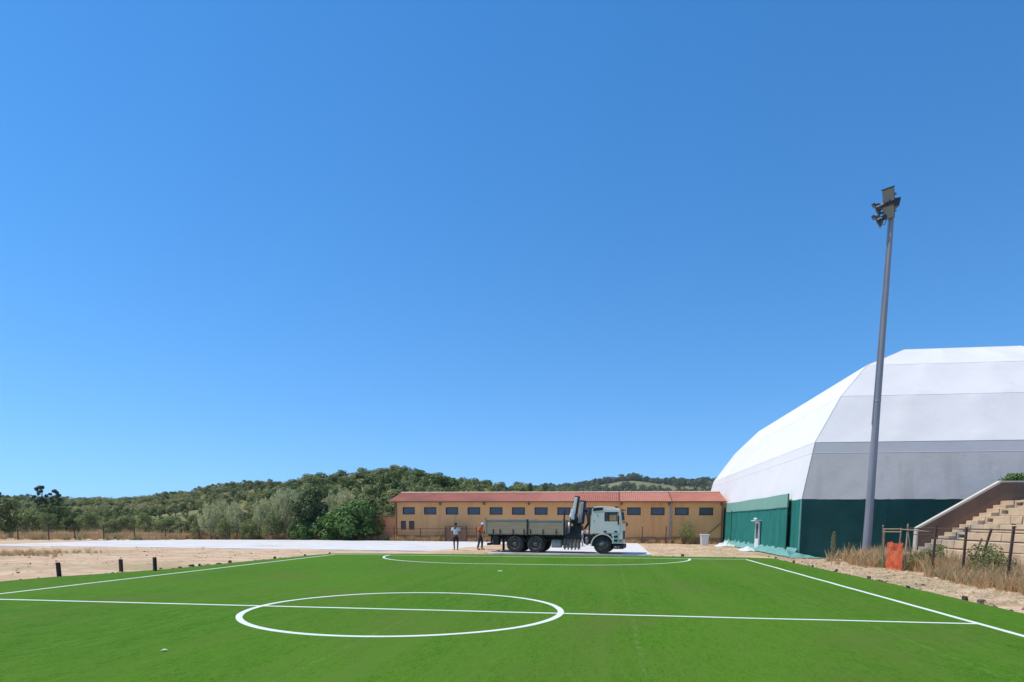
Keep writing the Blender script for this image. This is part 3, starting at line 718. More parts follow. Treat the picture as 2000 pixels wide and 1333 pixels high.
# ---------------------------------------------------------------- floodlight mast
PU, PV = 17.82, 23.0
fl = thing('floodlight_mast', 'tall grey tapering floodlight mast in front of the white hall', 'floodlight', (PU, PV, 0))
q = MB(); q.tube((0, 0, -0.2), (0.04, 0, 8.2), 0.22, 0.162, n=12); q.tube((0.04, 0, 8.2), (0.12, 0, 17.75), 0.162, 0.105, n=12); pole = q.build('pole', m_pole, fl)
q = MB(); q.lathe([(0.168, -0.03), (0.180, 0.0), (0.168, 0.03)], (0.04, 0, 8.2), 'z', 12); q.build('joint_collar', m_pole, pole)
q = MB(); q.tube((-0.175, -0.05, 7.0), (-0.04, -0.04, 17.3), 0.018, n=6); q.build('cable_conduit', m_greymetal, pole)
q = MB(); q.box((-0.32, -0.32, -0.05), (0.32, 0.32, 0.06)); q.build('base_plate', m_greymetal, fl)
q = MB(); q.beam((-0.55, -0.12, 17.25), (0.25, 0.05, 17.38), 0.08, 0.08); q.beam((-0.1, 0, 17.0), (-0.1, 0, 18.35), 0.07, 0.07); q.beam((-0.5, -0.1, 16.9), (-0.5, -0.1, 17.5), 0.06, 0.06)
q.build('cross_arm', m_darksteel, fl)
q = MB(); q.prism([(-0.12, 17.60), (0.35, 17.52), (0.42, 17.93), (-0.12, 17.88)], 'y', -0.2, 0.25); q.build('ballast_box', m_darksteel, fl, bevel=0.02)
q = MB(); q.path([(-0.5, -0.1, 16.95), (-0.42, -0.12, 16.68), (-0.22, -0.1, 16.72), (-0.10, -0.05, 17.05)], [0.018]*4, 5); q.build('cable', m_darksteel, fl)
def flood(loc, aim, w, h, d):
    q = MB(); W, H = w/2, h/2
    q.add([(-W, H*0.9, 0), (W, H*0.9, 0), (W, -H, 0), (-W, -H, 0), (-W*0.55, H*0.5, -d), (W*0.55, H*0.5, -d), (W*0.55, -H*0.6, -d), (-W*0.55, -H*0.6, -d)],
          [(0, 3, 2, 1), (4, 5, 6, 7), (0, 1, 5, 4), (1, 2, 6, 5), (2, 3, 7, 6), (3, 0, 4, 7)])
    q.box((-W*1.08, H*0.9, -0.05), (W*1.08, H*1.02, 0.10)); q.blob((0, -H*0.1, -d-0.08), (0.12, 0.14, 0.16), 8, 5)
    o = q.build('lamp_head', m_darksteel, fl, fix=True)
    p = MB(); p.box((-W*0.94, -H*0.95, 0.0), (W*0.94, H*0.86, 0.02)); p.build('lamp_glass', m_lampglass, o)
    b = MB(); b.beam((-W*1.04, 0, -0.05), (-W*1.04, -H*0.2, -d), 0.03, 0.05); b.beam((W*1.04, 0, -0.05), (W*1.04, -H*0.2, -d), 0.03, 0.05); b.beam((-W*1.05, -H*0.2, -d), (W*1.05, -H*0.2, -d), 0.04, 0.05); b.build('lamp_bracket', m_greymetal, o)
    o.location = loc; o.rotation_euler = Vector(aim).to_track_quat('Z', 'Y').to_euler()
    return o
flood((-0.18, -0.20, 18.05), (-0.62, -0.72, -0.34), 0.54, 0.62, 0.26)
flood((-0.13, -0.22, 17.25), (-0.62, -0.72, -0.34), 0.54, 0.62, 0.26)
flood((-0.62, 0.1, 17.55), (-0.85, 0.5, -0.35), 0.42, 0.46, 0.24)
flood((-0.54, 0.1, 16.95), (-0.85, 0.5, -0.5), 0.42, 0.6, 0.24)
flood((0.10, 0.30, 18.15), (0.45, 0.8, -0.4), 0.36, 0.4, 0.2)

# ---------------------------------------------------------------- grandstand
st = thing('grandstand', 'old stone grandstand with crumbling steps and sloping side wall', 'grandstand', (0, 0, 0))
SV = 22.0; rows = 8
core = MB(); pr = [(28.0, -0.2), (28.0, 2.98)]
for i in range(rows): u = 23.78-0.6*i; z = 2.98-0.38*i; pr += [(u, z), (u, z-0.38)]
pr += [(pr[-1][0], -0.2)]
core.prism(pr, 'y', 4.0, SV-1.35); core.build('core', m_stone, st)
rs = random.Random(5)
for i in range(rows):
    u = 23.48-0.6*i; zt = 3.08-0.38*i; v = SV-1.12; first = True; hole = i in (0, 1, 2, 4)
    while v > 7.5:
        ln = rs.uniform(0.8, 1.5)
        if first and hole:
            v -= 0.08; q = MB(); q.jbox((u, v-0.14, zt-0.37), (u+0.5, v, zt), 0.012, rs); q.build('stone_block', m_stone, st, bevel=0.015); v -= 0.15
            q = MB(); q.jbox((u, v-0.52, zt-0.11), (u+0.5, v, zt), 0.012, rs); q.build('stone_block', m_stone, st, bevel=0.015)
            q = MB(); q.jbox((u, v-0.52, zt-0.37), (u+0.5, v, zt-0.26), 0.01, rs); q.build('stone_block', m_stone, st, bevel=0.015); v -= 0.53; first = False; continue
        first = False
        q = MB(); q.jbox((u+rs.uniform(-.03, .03), v-ln+0.025, zt-0.37), (u+0.52, v, zt+rs.uniform(-.03, .015)), 0.016, rs); q.build('stone_block', m_stone, st, bevel=0.02); v -= ln
for k in range(15):   # flight of stairs beside the wall
    u = 23.48-0.30*k; zt = 3.08-0.19*k
    if zt < 0.1: break
    q = MB(); q.jbox((u+rs.uniform(-.03, .03), SV-1.10, zt-0.6 if zt > 0.8 else -0.1), (u+0.55, SV-0.03, zt), 0.018, rs); q.build('stair_step', m_stone, st, bevel=0.015)
q = MB(); q.prism([(19.84, -0.2), (19.84, 1.70), (23.46, 4.0), (28, 4.0), (28, -0.2)], 'y', SV, SV+0.25); q.build('side_wall', m_render, st)
q = MB(); q.beam((19.78, SV+0.125, 1.71), (23.47, SV+0.125, 4.05), 0.33, 0.10, (0, 0, 1)); q.build('coping', m_coping, st)
q = MB(); q.box((23.48, SV-0.04, 4.002), (28, SV+0.29, 4.08)); q.build('coping', m_coping, st)
q = MB(); q.box((19.76, SV-0.03, -0.2), (19.838, SV+0.28, 1.70)); q.build('wall_end', m_coping, st)
q = MB(); q.box((28, 4, -0.2), (28.3, SV+0.25, 4.0)); q.build('back_wall', m_render, st)
q = MB(); q.jbox((18.2, 8.0, -0.2), (18.5, 21.0, 0.62), 0.02, rs); q.build('front_kerb', m_stone, st)

# ---------------------------------------------------------------- fences
fr = thing('pitch_fence', 'rusty post and rail fence standing in dry weeds before the stone grandstand', 'fence')
posts = [(16.72, 6.2, 1.85, .01), (16.75, 8.62, 1.87, .06), (16.68, 11.1, 1.82, .02), (16.72, 13.4, 1.86, .05)]
for u, v, h, l in posts:
    q = MB(); q.beam((u, v, -0.25), (u+l*0.6, v-l, h), 0.065, 0.065, (1, 0, 0)); q.box((u-0.045+l*0.6, v-0.045-l, h), (u+0.045+l*0.6, v+0.045-l, h+0.03)); q.build('post', m_rust, fr)
for (a, b) in zip(posts, posts[1:]):
    for z in (1.78, 1.40):
        q = MB(); q.tube((a[0]+a[3]*.5, a[1], z), (b[0]+b[3]*.5, b[1], z+0.01), 0.021, n=6); q.build('rail', m_rust, fr)
q = MB(); q.tube((16.72, 13.4, 1.80), (16.75, 15.6, 1.77), 0.021, n=6); q.build('rail', m_rust, fr)
q = MB(); q.tube((16.72, 13.4, 1.55), (16.75, 15.2, 1.52), 0.016, n=6); q.build('rail', m_rust, fr)
q = MB(); q.beam((17.6, 11.9, 0.3), (17.7, 11.5, 1.80), 0.06, 0.06, (1, 0, 0)); q.build('post', m_rust, fr)
q = MB(); q.beam((17.4, 12.1, 0.4), (17.55, 11.75, 1.45), 0.05, 0.05, (1, 0, 0)); q.build('brace', m_wood, fr)

gf_ = thing('gate_frame', 'makeshift gate frame of weathered wooden poles beside the orange netting', 'gate')
for p, qq, r in [((16.95, 18.6, -0.2), (16.25, 17.0, 1.88), 0.035), ((16.40, 17.1, -0.2), (16.32, 17.0, 1.75), 0.04), ((16.65, 16.3, -0.2), (16.68, 16.2, 1.78), 0.04),
                 ((16.52, 15.25, -0.2), (16.80, 15.9, 1.95), 0.035), ((17.05, 15.6, -0.2), (16.72, 15.75, 1.85), 0.03), ((16.6, 15.9, -0.2), (16.55, 15.85, 1.2), 0.025)]:
    q = MB(); q.tube(p, qq, r*1.1, r*0.85, n=7); q.build('pole', m_wood, gf_)
for z in (1.72, 1.60):
    q = MB(); q.tube((16.28, 17.05, z), (16.68, 16.22, z+0.01), 0.026, n=6); q.build('cross_bar', m_wood, gf_)
q = MB(); q.tube((16.68, 16.2, 1.72), (16.80, 13.9, 1.66), 0.024, n=6); q.build('cross_bar', m_wood, gf_)

# orange safety netting, woven strips between two poles
on = thing('safety_netting', 'bright orange plastic safety netting hung on the wooden gate poles', 'netting', (16.32, 16.15, 0))
def net_pt(fx, fz):
    p = Vector((16.30, 16.25, 0)).lerp(Vector((16.50, 15.28, 0)), fx); n_ = noise.noise(Vector((fx*3, fz*3, 3)))
    return Vector((p.x-16.32-0.10-0.09*n_, p.y-16.15+0.02*n_, 0.05+1.10*fz - 0.05*fx*0.2 + 0.03*math.sin(fx*7)*fz))
q = MB(); nxs, nzs = 18, 22
for i in range(nxs+1):
    for j in range(nzs):
        fx = i/nxs; wd = 0.25/nxs
        a, b, c, d = net_pt(fx-wd, j/nzs), net_pt(fx+wd, j/nzs), net_pt(fx+wd, (j+1)/nzs), net_pt(fx-wd, (j+1)/nzs); q.add([a, b, c, d], [(0, 1, 2, 3)])
q.build('vertical_strands', m_orange, on)
q = MB()
for j in range(nzs+1):
    for i in range(nxs):
        fz = j/nzs; wd = 0.26/nzs
        q.add([net_pt(i/nxs, fz-wd)+Vector((-0.004, 0, 0)), net_pt((i+1)/nxs, fz-wd)+Vector((-0.004, 0, 0)), net_pt((i+1)/nxs, fz+wd)+Vector((-0.004, 0, 0)), net_pt(i/nxs, fz+wd)+Vector((-0.004, 0, 0))], [(0, 1, 2, 3)])
q.build('horizontal_strands', m_orange, on)

# wire fence along the back of the apron, left of and before the building
bf = thing('wire_fence', 'low brown post and wire fence along the back of the concrete apron', 'fence')
ps = []
u = -52.0; rf_ = random.Random(3)
while u < -6:
    vv = 47.6 if u > -24 else 47.6 - max(0, (-30-u))*0.28
    ps.append((u, vv + rf_.uniform(-.1, .1), 1.34 + rf_.uniform(-.08, .12))); u += rf_.uniform(2.3, 3.1)
for u, v, h in ps:
    q = MB(); q.beam((u, v, -0.2), (u+rf_.uniform(-.05, .05), v, h), 0.07, 0.07, (1, 0, 0)); q.build('post', m_rust, bf)
for z in (1.28, 0.9, 0.5):
    q = MB()
    for a, b in zip(ps, ps[1:]): q.tube((a[0], a[1], z), (b[0], b[1], z), 0.022 if z > 1 else 0.012, n=5)
    q.build('wire', m_rust, bf)
gp = thing('brown_sheet_gate', 'plain brown sheet metal gate in the low fence behind the man in white', 'gate', (-10.2, 47.45, 0))
q = MB(); q.box((-1.02, -0.012, 0.1), (1.0, 0.012, 1.36)); q.build('sheet', m_pipe, gp)
q = MB(); q.box((-1.1, -0.04, 0), (-1.02, 0.04, 1.5)); q.box((1.0, -0.04, 0), (1.09, 0.04, 1.52)); q.box((-1.02, -0.03, 1.42), (1.0, 0.03, 1.49)); q.build('frame', m_rust, gp)
for i, (u, v, h, lb) in enumerate([(7.35, 47.7, 1.5, 'thin brown iron post before the wall nearest the truck cab'), (9.5, 47.8, 1.55, 'thin brown iron post before the wall left of the shrub')]):
    q = MB(); q.beam((0, 0, -0.2), (0.03, 0, h), 0.07, 0.07, (1, 0, 0)); q.box((-0.05, -0.05, h), (0.07, 0.05, h+0.03))
    o = q.build('iron_post', m_rust); o.location = (u, v, 0); tag(o, lb, 'post', 'iron posts before the long building')

# ---------------------------------------------------------------- crane truck
t_white = mat('truck_white_paint', (0.90, 0.77, 0.65), (0.85, 0.72, 0.60), scale=2.2, rough=0.45, c3=(0.70, 0.62, 0.54), s3=1.2, lo3=0.6, hi3=0.8)
t_black = mat('truck_black_chassis', (0.022, 0.021, 0.021), (0.04, 0.037, 0.034), scale=4, rough=0.7)
t_tyre = mat('tyre_rubber', (0.028, 0.026, 0.025), (0.06, 0.054, 0.048), scale=5, rough=0.9)
t_rim = mat('dusty_rim', (0.10, 0.085, 0.075), (0.16, 0.135, 0.115), scale=6, rough=0.8)
t_board = mat('grey_wood_boards', (0.52, 0.36, 0.235), (0.42, 0.295, 0.19), scale=1.6, rough=0.9, stretch=(0.6, 3, 9), bump=0.2, bscale=20)
t_rail = mat('pale_bed_rail', (0.46, 0.42, 0.36), (0.38, 0.34, 0.29), scale=4, rough=0.8)
t_crane = mat('crane_silver_paint', (0.86, 0.83, 0.80), (0.72, 0.70, 0.68), scale=3, rough=0.45)
t_crane2 = mat('crane_grey_paint', (0.50, 0.48, 0.50), (0.40, 0.39, 0.41), scale=4, rough=0.5)
t_red = mat('red_lamp', (0.35, 0.03, 0.02), rough=0.3)
t_box = mat('grey_tool_box', (0.32, 0.31, 0.29), (0.26, 0.25, 0.235), scale=3, rough=0.7)
t_cyl = mat('dusty_cylinder', (0.21, 0.17, 0.135), (0.15, 0.12, 0.10), scale=5, rough=0.8)
t_lamp = mat('headlamp_lens', (0.55, 0.42, 0.36), rough=0.2)
t_seat = mat('dark_seat', (0.06, 0.055, 0.05), rough=0.9)
TZ0 = 0.10
tk = thing('crane_truck', 'dusty white three axle flatbed truck with folded loader crane parked by the pitch', 'truck', (-0.13, 25.42, TZ0), math.radians(-5.5))
def wheel(x, y, side, dual=True):
    o = bpy.data.objects.new('wheel', None); COL.objects.link(o); o.parent = tk; o.location = (x, y, 0.525); o.empty_display_size = 0.1
    s_ = side; q = MB(); q.lathe([(0.30, 0.0), (0.36, -0.01*s_), (0.47, 0.0), (0.515, 0.03*s_), (0.525, 0.08*s_), (0.525, 0.22*s_), (0.51, 0.28*s_), (0.46, 0.30*s_), (0.3, 0.29*s_)], (0, 0, 0), 'y', 36)
    q.build('tyre', t_tyre, o, True, fix=True)
    if dual:
        q = MB(); q.lathe([(0.3, 0.34*s_), (0.46, 0.34*s_), (0.52, 0.38*s_), (0.52, 0.58*s_), (0.46, 0.62*s_), (0.3, 0.62*s_)], (0, 0, 0), 'y', 28); q.build('tyre', t_tyre, o, True, fix=True)
    q = MB()
    if dual: q.lathe([(0.30, 0.005*s_), (0.27, 0.03*s_), (0.245, 0.12*s_), (0.17, 0.13*s_), (0.15, 0.04*s_), (0.11, 0.0), (0.0, -0.005*s_)], (0, 0, 0), 'y', 28)
    else: q.lathe([(0.30, 0.005*s_), (0.275, 0.03*s_), (0.25, 0.05*s_), (0.20, 0.0), (0.12, -0.02*s_), (0.10, -0.05*s_), (0.0, -0.055*s_)], (0, 0, 0), 'y', 28)
    rim = q.build('rim', t_rim, o, True, fix=True)
    q = MB()
    for k in range(10):
        a = 2*PI*k/10; rr2 = 0.205 if dual else 0.165; yy = 0.10*s_ if dual else -0.005*s_
        q.tube((rr2*math.cos(a), yy, rr2*math.sin(a)), (rr2*math.cos(a), yy-0.04*s_, rr2*math.sin(a)), 0.016, n=6)
    q.build('wheel_nuts', m_darksteel, o)
    return o
for x in (-1.18, 0.12):
    wheel(x, 0.0, 1); wheel(x, 2.48, -1)
wheel(4.14, 0.05, 1, False); wheel(4.14, 2.43, -1, False)
q = MB()
for y in (0.82, 1.60): q.box((-2.85, y, 0.78), (5.0, y+0.08, 1.04))
for x in (-2.8, -0.55, 1.0, 3.2): q.box((x, 0.90, 0.82), (x+0.12, 1.60, 1.0))
for x in (-1.18, 0.12, 4.14): q.tube((x, 0.3, 0.52), (x, 2.2, 0.52), 0.07, n=8)
for x in (-1.18, 0.12): q.blob((x, 1.25, 0.52), (0.28, 0.22, 0.24))
for y in (0.72, 1.78): q.beam((-1.9, y, 0.72), (-0.53, y, 0.86), 0.08, 0.10); q.beam((-0.53, y, 0.86), (0.85, y, 0.72), 0.08, 0.10)
q.tube((-0.6, 1.25, 0.62), (3.2, 1.25, 0.8), 0.05, n=8); q.box((2.95, 0.75, 0.55), (4.9, 1.75, 1.1))
q.build('chassis', t_black, tk)
for x in (-1.18, 0.12):
    for y in (0.0, 1.92):
        q = MB(); pts_ = []
        for k in range(11):
            a = PI*(0.06+0.88*k/10); pts_.append((x+0.61*math.cos(a), 0.55+0.56*math.sin(a)))
        for k in range(10):
            (xa, za), (xb, zb) = pts_[k], pts_[k+1]; q.add([(xa, y, za), (xb, y, zb), (xb, y+0.56, zb), (xa, y+0.56, za)], [(0, 1, 2, 3)])
        o = q.build('mudguard', t_black, tk, True); md = o.modifiers.new('thick', 'SOLIDIFY'); md.thickness = 0.02
for y in (0.08, 1.95):
    q = MB(); q.box((-1.98, y, 0.12), (-1.95, y+0.5, 0.95)); q.build('mud_flap', t_black, tk)
q = MB(); q.box((-2.98, 0.15, 0.42), (-2.86, 2.35, 0.56)); q.box((-2.84, 0.5, 0.5), (-2.76, 0.62, 1.05)); q.box((-2.84, 1.9, 0.5), (-2.76, 2.02, 1.05)); q.build('rear_bumper', t_black, tk)
q = MB(); q.box((-2.60, 0.12, 0.44), (-2.22, 0.62, 1.04)); q.build('rear_locker', t_black, tk, bevel=0.02)
for y in (0.15, 2.1): q = MB(); q.box((-3.02, y, 0.62), (-2.97, y+0.26, 0.78)); q.build('tail_lamp', t_red, tk)
# bed
q = MB(); q.box((-3.0, 0.0, 1.09), (1.76, 2.5, 1.18)); bed = q.build('bed', t_board, tk)
q = MB()
for i in range(12): q.box((-2.9+0.4*i, 0.08, 1.0), (-2.82+0.4*i, 2.42, 1.09))
q.build('cross_bearers', t_black, bed)
def side_panel(x0, x1, y0, y1, z1a, z1b):
    n_ = 4; hgt = (z1a-1.19)/n_
    for i in range(n_):
        q = MB(); za = 1.185+hgt*i; zb = za+hgt-0.010; q.box((x0, y0, za), (x1, y1, zb)); q.build('side_board', t_board, bed, bevel=0.006)
    q = MB(); q.beam((x0, (y0+y1)/2, z1a+0.022), (x1, (y0+y1)/2, z1b+0.022), 0.07, 0.055); q.build('top_rail', t_rail, bed)
for y0 in (-0.02, 2.48):
    side_panel(-2.98, -0.44, y0, y0+0.04, 1.97, 1.97); side_panel(-0.33, 1.74, y0, y0+0.04, 1.94, 1.93)
    q = MB(); q.box((-0.435, y0-0.02, 1.08), (-0.335, y0+0.06, 2.02)); q.build('stake_post', t_black, bed)
    for x in (-3.03, 1.75):
        q = MB(); q.box((x, y0-0.02, 1.08), (x+0.05, y0+0.06, 2.03)); q.build('corner_post', t_rail, bed)
    sg = -1 if y0 < 1 else 1
    for x in (-2.55, -2.12, -1.30, -0.62, -0.22, 0.55, 1.35):
        q = MB(); yy = y0+0.02+sg*0.03; q.box((x, min(yy, yy+sg*0.035), 1.12), (x+0.055, max(yy, yy+sg*0.035), 1.42)); q.build('latch', t_black, bed)
for i in range(4):
    q = MB(); q.box((-3.02, 0.06, 1.19+0.195*i), (-2.985, 2.44, 1.375+0.195*i)); q.build('tail_board', t_board, bed)
q = MB(); q.box((-3.05, 0.0, 1.96), (-2.98, 0.1, 2.08)); q.build('corner_cap', t_red, bed)
for i in range(4):
    q = MB(); q.box((1.80, 0.1, 1.19+0.2*i), (1.83, 2.4, 1.38+0.2*i)); q.build('head_board', t_board, bed)
for y in (0.05, 2.38): q = MB(); q.box((1.80, y, 1.05), (1.88, y+0.08, 2.55)); q.build('head_post', t_black, bed)
q = MB(); q.box((1.81, 0.13, 2.46), (1.87, 2.38, 2.54)); q.build('head_rail', t_black, bed)
# under-bed gear
q = MB(); q.box((1.08, 0.06, 0.33), (1.66, 0.62, 0.80)); tb_ = q.build('tool_box', t_box, tk, bevel=0.02)
q = MB(); q.box((1.13, 0.045, 0.38), (1.61, 0.058, 0.75)); q.build('lid', t_box, tb_); q = MB(); q.box((1.33, 0.03, 0.66), (1.42, 0.046, 0.70)); q.build('handle', t_black, tb_)
q = MB(); q.box((0.85, 1.9, 0.4), (1.7, 2.45, 0.95)); q.build('fuel_tank', t_box, tk, bevel=0.05)
for i in range(5):
    x = 1.88+0.21*i; q = MB(); q.tube((x, 0.18, 0.31+0.02*(i % 2)), (x, 0.18, 0.86), 0.10, n=12); q.tube((x, 0.18, 0.22), (x, 0.18, 0.32), 0.05, n=8); q.build('hydraulic_cylinder', t_cyl, tk)
q = MB(); q.blob((3.16, 0.35, 0.80), (0.11, 0.25, 0.19)); q.build('air_tank', t_crane2, tk, True)
# crane
cr = bpy.data.objects.new('loader_crane', None); COL.objects.link(cr); cr.parent = tk; cr.location = (2.45, 1.2, 1.0); cr.scale = (1, 1, 0.89); cr.empty_display_size = 0.2
q = MB(); q.box((-0.55, -1.12, -0.12), (0.5, 1.12, 0.16)); q.prism([(-0.50, 0.16), (0.42, 0.16), (0.28, 0.70), (-0.34, 0.70)], 'y', -0.42, 0.42); q.build('base_frame', t_black, cr)
q = MB(); q.lathe([(0.27, 0.7), (0.27, 0.95), (0.22, 0.98), (0.22, 1.25), (0.0, 1.26)], (0.02, 0, 0), 'z', 16); q.prism([(-0.36, 0.85), (0.36, 0.85), (0.30, 1.30), (-0.28, 1.35)], 'y', -0.26, 0.26); q.build('column', t_black, cr)
q = MB(); q.prism([(-0.33, 1.18), (-0.12, 1.10), (0.08, 2.62), (-0.09, 2.66)], 'y', -0.46, -0.14); q.prism([(-0.42, 1.25), (-0.30, 1.2), (-0.20, 1.85), (-0.34, 1.80)], 'y', -0.42, -0.18); q.build('boom', t_crane, cr, bevel=0.03)
q = MB(); q.prism([(-0.10, 1.05), (0.0, 1.05), (0.16, 2.64), (0.09, 2.64)], 'y', -0.44, -0.12); q.prism([(-0.13, 2.60), (0.18, 2.58), (0.17, 2.70), (-0.1, 2.73)], 'y', -0.42, -0.16); q.build('boom_rail', t_black, cr)
q = MB(); q.prism([(0.10, 0.90), (0.34, 0.92), (0.46, 2.30), (0.24, 2.34)], 'y', -0.44, -0.14); q.build('outer_boom', t_crane2, cr, bevel=0.03)
q = MB(); q.prism([(0.36, 0.85), (0.46, 0.85), (0.57, 2.30), (0.48, 2.32)], 'y', -0.46, -0.12); q.prism([(0.20, 2.26), (0.56, 2.26), (0.55, 2.40), (0.22, 2.44)], 'y', -0.4, -0.14); q.build('extension_arm', t_black, cr)
q = MB(); q.tube((-0.42, -0.5, 0.2), (-0.42, -0.5, 0.95), 0.055, n=10); q.tube((-0.42, -0.5, 0.95), (-0.34, -0.4, 1.55), 0.035, n=10); q.build('lift_cylinder', t_crane, cr, True)
q = MB(); q.path([(0.5, -0.35, 0.5), (0.75, -0.38, 0.9), (0.72, -0.36, 1.5), (0.55, -0.32, 1.78)], [0.055, 0.10, 0.13, 0.06], 8)
for k in range(4): q.path([(0.45-0.12*k, -0.47, 0.5), (0.38-0.1*k, -0.52, 1.0), (0.3-0.14*k, -0.48, 1.5)], [0.018]*3, 5)
q.build('hoses', t_black, cr, True)
for y in (-1.10, 1.10):
    q = MB(); q.tube((0.50, y, -0.62), (0.50, y, -0.1), 0.045, n=10); q.tube((0.50, y, -0.1), (0.50, y, 0.40), 0.065, n=10); q.lathe([(0.0, -0.02), (0.14, -0.02), (0.14, 0.02), (0.0, 0.03)], (0.5, y, -0.62), 'z', 14); q.build('stabiliser_leg', t_crane2, cr, True)
q = MB()
for k in range(5): q.tube((-0.2+0.09*k, -1.1, 0.10), (-0.2+0.09*k+0.02, -1.16, 0.34), 0.012, n=5)
q.build('control_levers', t_black, cr)
# cab
cab = bpy.data.objects.new('cab', None); COL.objects.link(cab); cab.parent = tk; cab.empty_display_size = 0.2
def plate(poly, y0, y1, mb): mb.prism(poly, 'y', y0, y1)
for y0, y1 in ((0.02, 0.07), (2.43, 2.48)):
    q = MB()
    plate([(3.43, 1.20), (5.27, 1.20), (5.25, 1.93), (3.49, 1.93)], y0, y1, q)          # below the window line
    plate([(3.49, 1.93), (4.25, 1.93), (4.25, 2.44), (3.54, 2.44)], y0, y1, q)          # rear quarter
    plate([(5.08, 1.93), (5.25, 1.93), (5.17, 2.44), (5.04, 2.44)], y0, y1, q)          # windscreen pillar
    plate([(3.54, 2.44), (5.17, 2.44), (5.14, 2.56), (4.12, 2.63), (3.55, 2.63)], y0, y1, q)
    plate([(4.70, 0.62), (5.29, 0.62), (5.28, 1.197), (4.62, 1.197), (4.74, 0.95)], y0, y1, q)
    q.build('side_panel', t_white, cab)
    d0, d1 = (y0-0.012, y0-0.001) if y0 < 1 else (y1+0.001, y1+0.012)
    q = MB(); plate([(4.12, 1.24), (5.14, 1.24), (5.17, 1.90), (4.12, 1.90)], d0, d1, q); dd = q.build('door', t_white, cab, bevel=0.004)
    hy = (y0-0.035, y0-0.013) if y0 < 1 else (y1+0.013, y1+0.035)
    for x in (4.20, 4.82): q = MB(); q.box((x, hy[0], 1.27), (x+0.17, hy[1], 1.36)); q.build('handle', t_black, dd)
    q = MB(); plate([(4.24, 1.92), (5.06, 1.92), (5.03, 2.45), (4.24, 2.45)], y0+0.02, y0+0.026, q); gl = q.build('side_window', None, cab)
    MATS.setdefault('clear', None)
    for (xa, za, xb, zb) in ((4.25, 1.93, 4.25, 2.44), (4.25, 2.44, 5.04, 2.44), (4.25, 1.93, 5.08, 1.93), (4.96, 1.93, 4.93, 2.44)):
        q = MB(); q.beam((xa, (y0+y1)/2, za), (xb, (y0+y1)/2, zb), 0.066, 0.035); q.build('window_trim', t_black, gl)
cg = bpy.data.materials.new('clear_cab_glass'); cg.use_nodes = True; nt = cg.node_tree
nt.nodes.remove(nt.nodes['Principled BSDF']); ga = nt.nodes.new('ShaderNodeBsdfTransparent'); gb = nt.nodes.new('ShaderNodeBsdfGlossy'); gb.inputs['Roughness'].default_value = 0.03
ga.inputs[0].default_value = (0.86, 0.89, 0.88, 1); gm = nt.nodes.new('ShaderNodeMixShader'); fz_ = nt.nodes.new('ShaderNodeFresnel'); fz_.inputs[0].default_value = 1.3
nt.links.new(fz_.outputs[0], gm.inputs[0]); nt.links.new(ga.outputs[0], gm.inputs[1]); nt.links.new(gb.outputs[0], gm.inputs[2]); nt.links.new(gm.outputs[0], nt.nodes['Material Output'].inputs[0])
for o in cab.children:
    if o.name.startswith('side_window'): o.data.materials.clear(); o.data.materials.append(cg)
q = MB(); q.prism([(3.50, 2.63), (3.62, 2.76), (4.0, 2.79), (4.6, 2.76), (5.12, 2.62), (5.15, 2.56), (4.12, 2.632), (3.55, 2.632)], 'y', 0.06, 2.44); q.build('roof', t_white, cab, bevel=0.02)
q = MB(); q.prism([(3.56, 2.50), (4.10, 2.56), (4.16, 2.63), (4.10, 2.72), (3.56, 2.70)], 'y', 0.0, 0.055); q.build('roof_vent', t_black, cab, bevel=0.01)
q = MB(); q.prism([(3.38, 1.2), (3.43, 1.2), (3.55, 2.63), (3.50, 2.63)], 'y', 0.02, 2.48); q.build('back_panel', t_white, cab)
q = MB(); q.tube((3.30, 0.5, 0.9), (3.30, 0.5, 2.7), 0.05, n=10); q.build('air_intake', t_black, cab)
for y in (0.06, 2.3): q = MB(); q.box((3.33, y, 0.95), (3.40, y+0.08, 2.7)); q.build('rear_upright', t_black, cab)
q = MB(); q.prism([(5.22, 0.62), (5.30, 0.62), (5.29, 1.20), (5.265, 1.80), (5.215, 1.80)], 'y', 0.07, 2.43); fp = q.build('front_panel', t_white, cab)
q = MB(); q.box((5.29, 0.5, 0.85), (5.31, 2.0, 1.35)); q.build('grille', t_black, fp)
q = MB(); q.prism([(5.21, 1.80), (5.26, 1.80), (5.16, 2.56), (5.11, 2.56)], 'y', 0.1, 2.4); ws = q.build('windscreen', cg, cab)
q = MB(); q.beam((5.20, 0.06, 2.60), (5.20, 2.44, 2.60), 0.16, 0.03); q.build('sun_visor', t_black, cab)
q = MB(); q.box((3.55, 0.1, 1.18), (5.2, 2.4, 1.22)); q.build('cab_floor', t_black, cab)
for y in (0.45, 1.55):
    q = MB(); q.box((3.72, y, 1.22), (4.22, y+0.5, 1.52)); q.prism([(3.66, 1.50), (3.84, 1.50), (3.72, 2.10), (3.60, 2.10)], 'y', y+0.02, y+0.48); q.build('seat', t_seat, cab, bevel=0.04)
q = MB(); q.lathe([(0.20, -0.012), (0.22, 0), (0.20, 0.012), (0.185, 0), (0.20, -0.012)], (4.62, 0.72, 1.80), 'z', 20); q.tube((4.62, 0.72, 1.79), (4.9, 0.72, 1.3), 0.03, n=6); q.build('steering_wheel', t_black, cab)
q = MB(); q.prism([(4.85, 1.3), (5.18, 1.3), (5.2, 1.78), (4.98, 1.78)], 'y', 0.1, 2.4); q.build('dashboard', t_seat, cab)
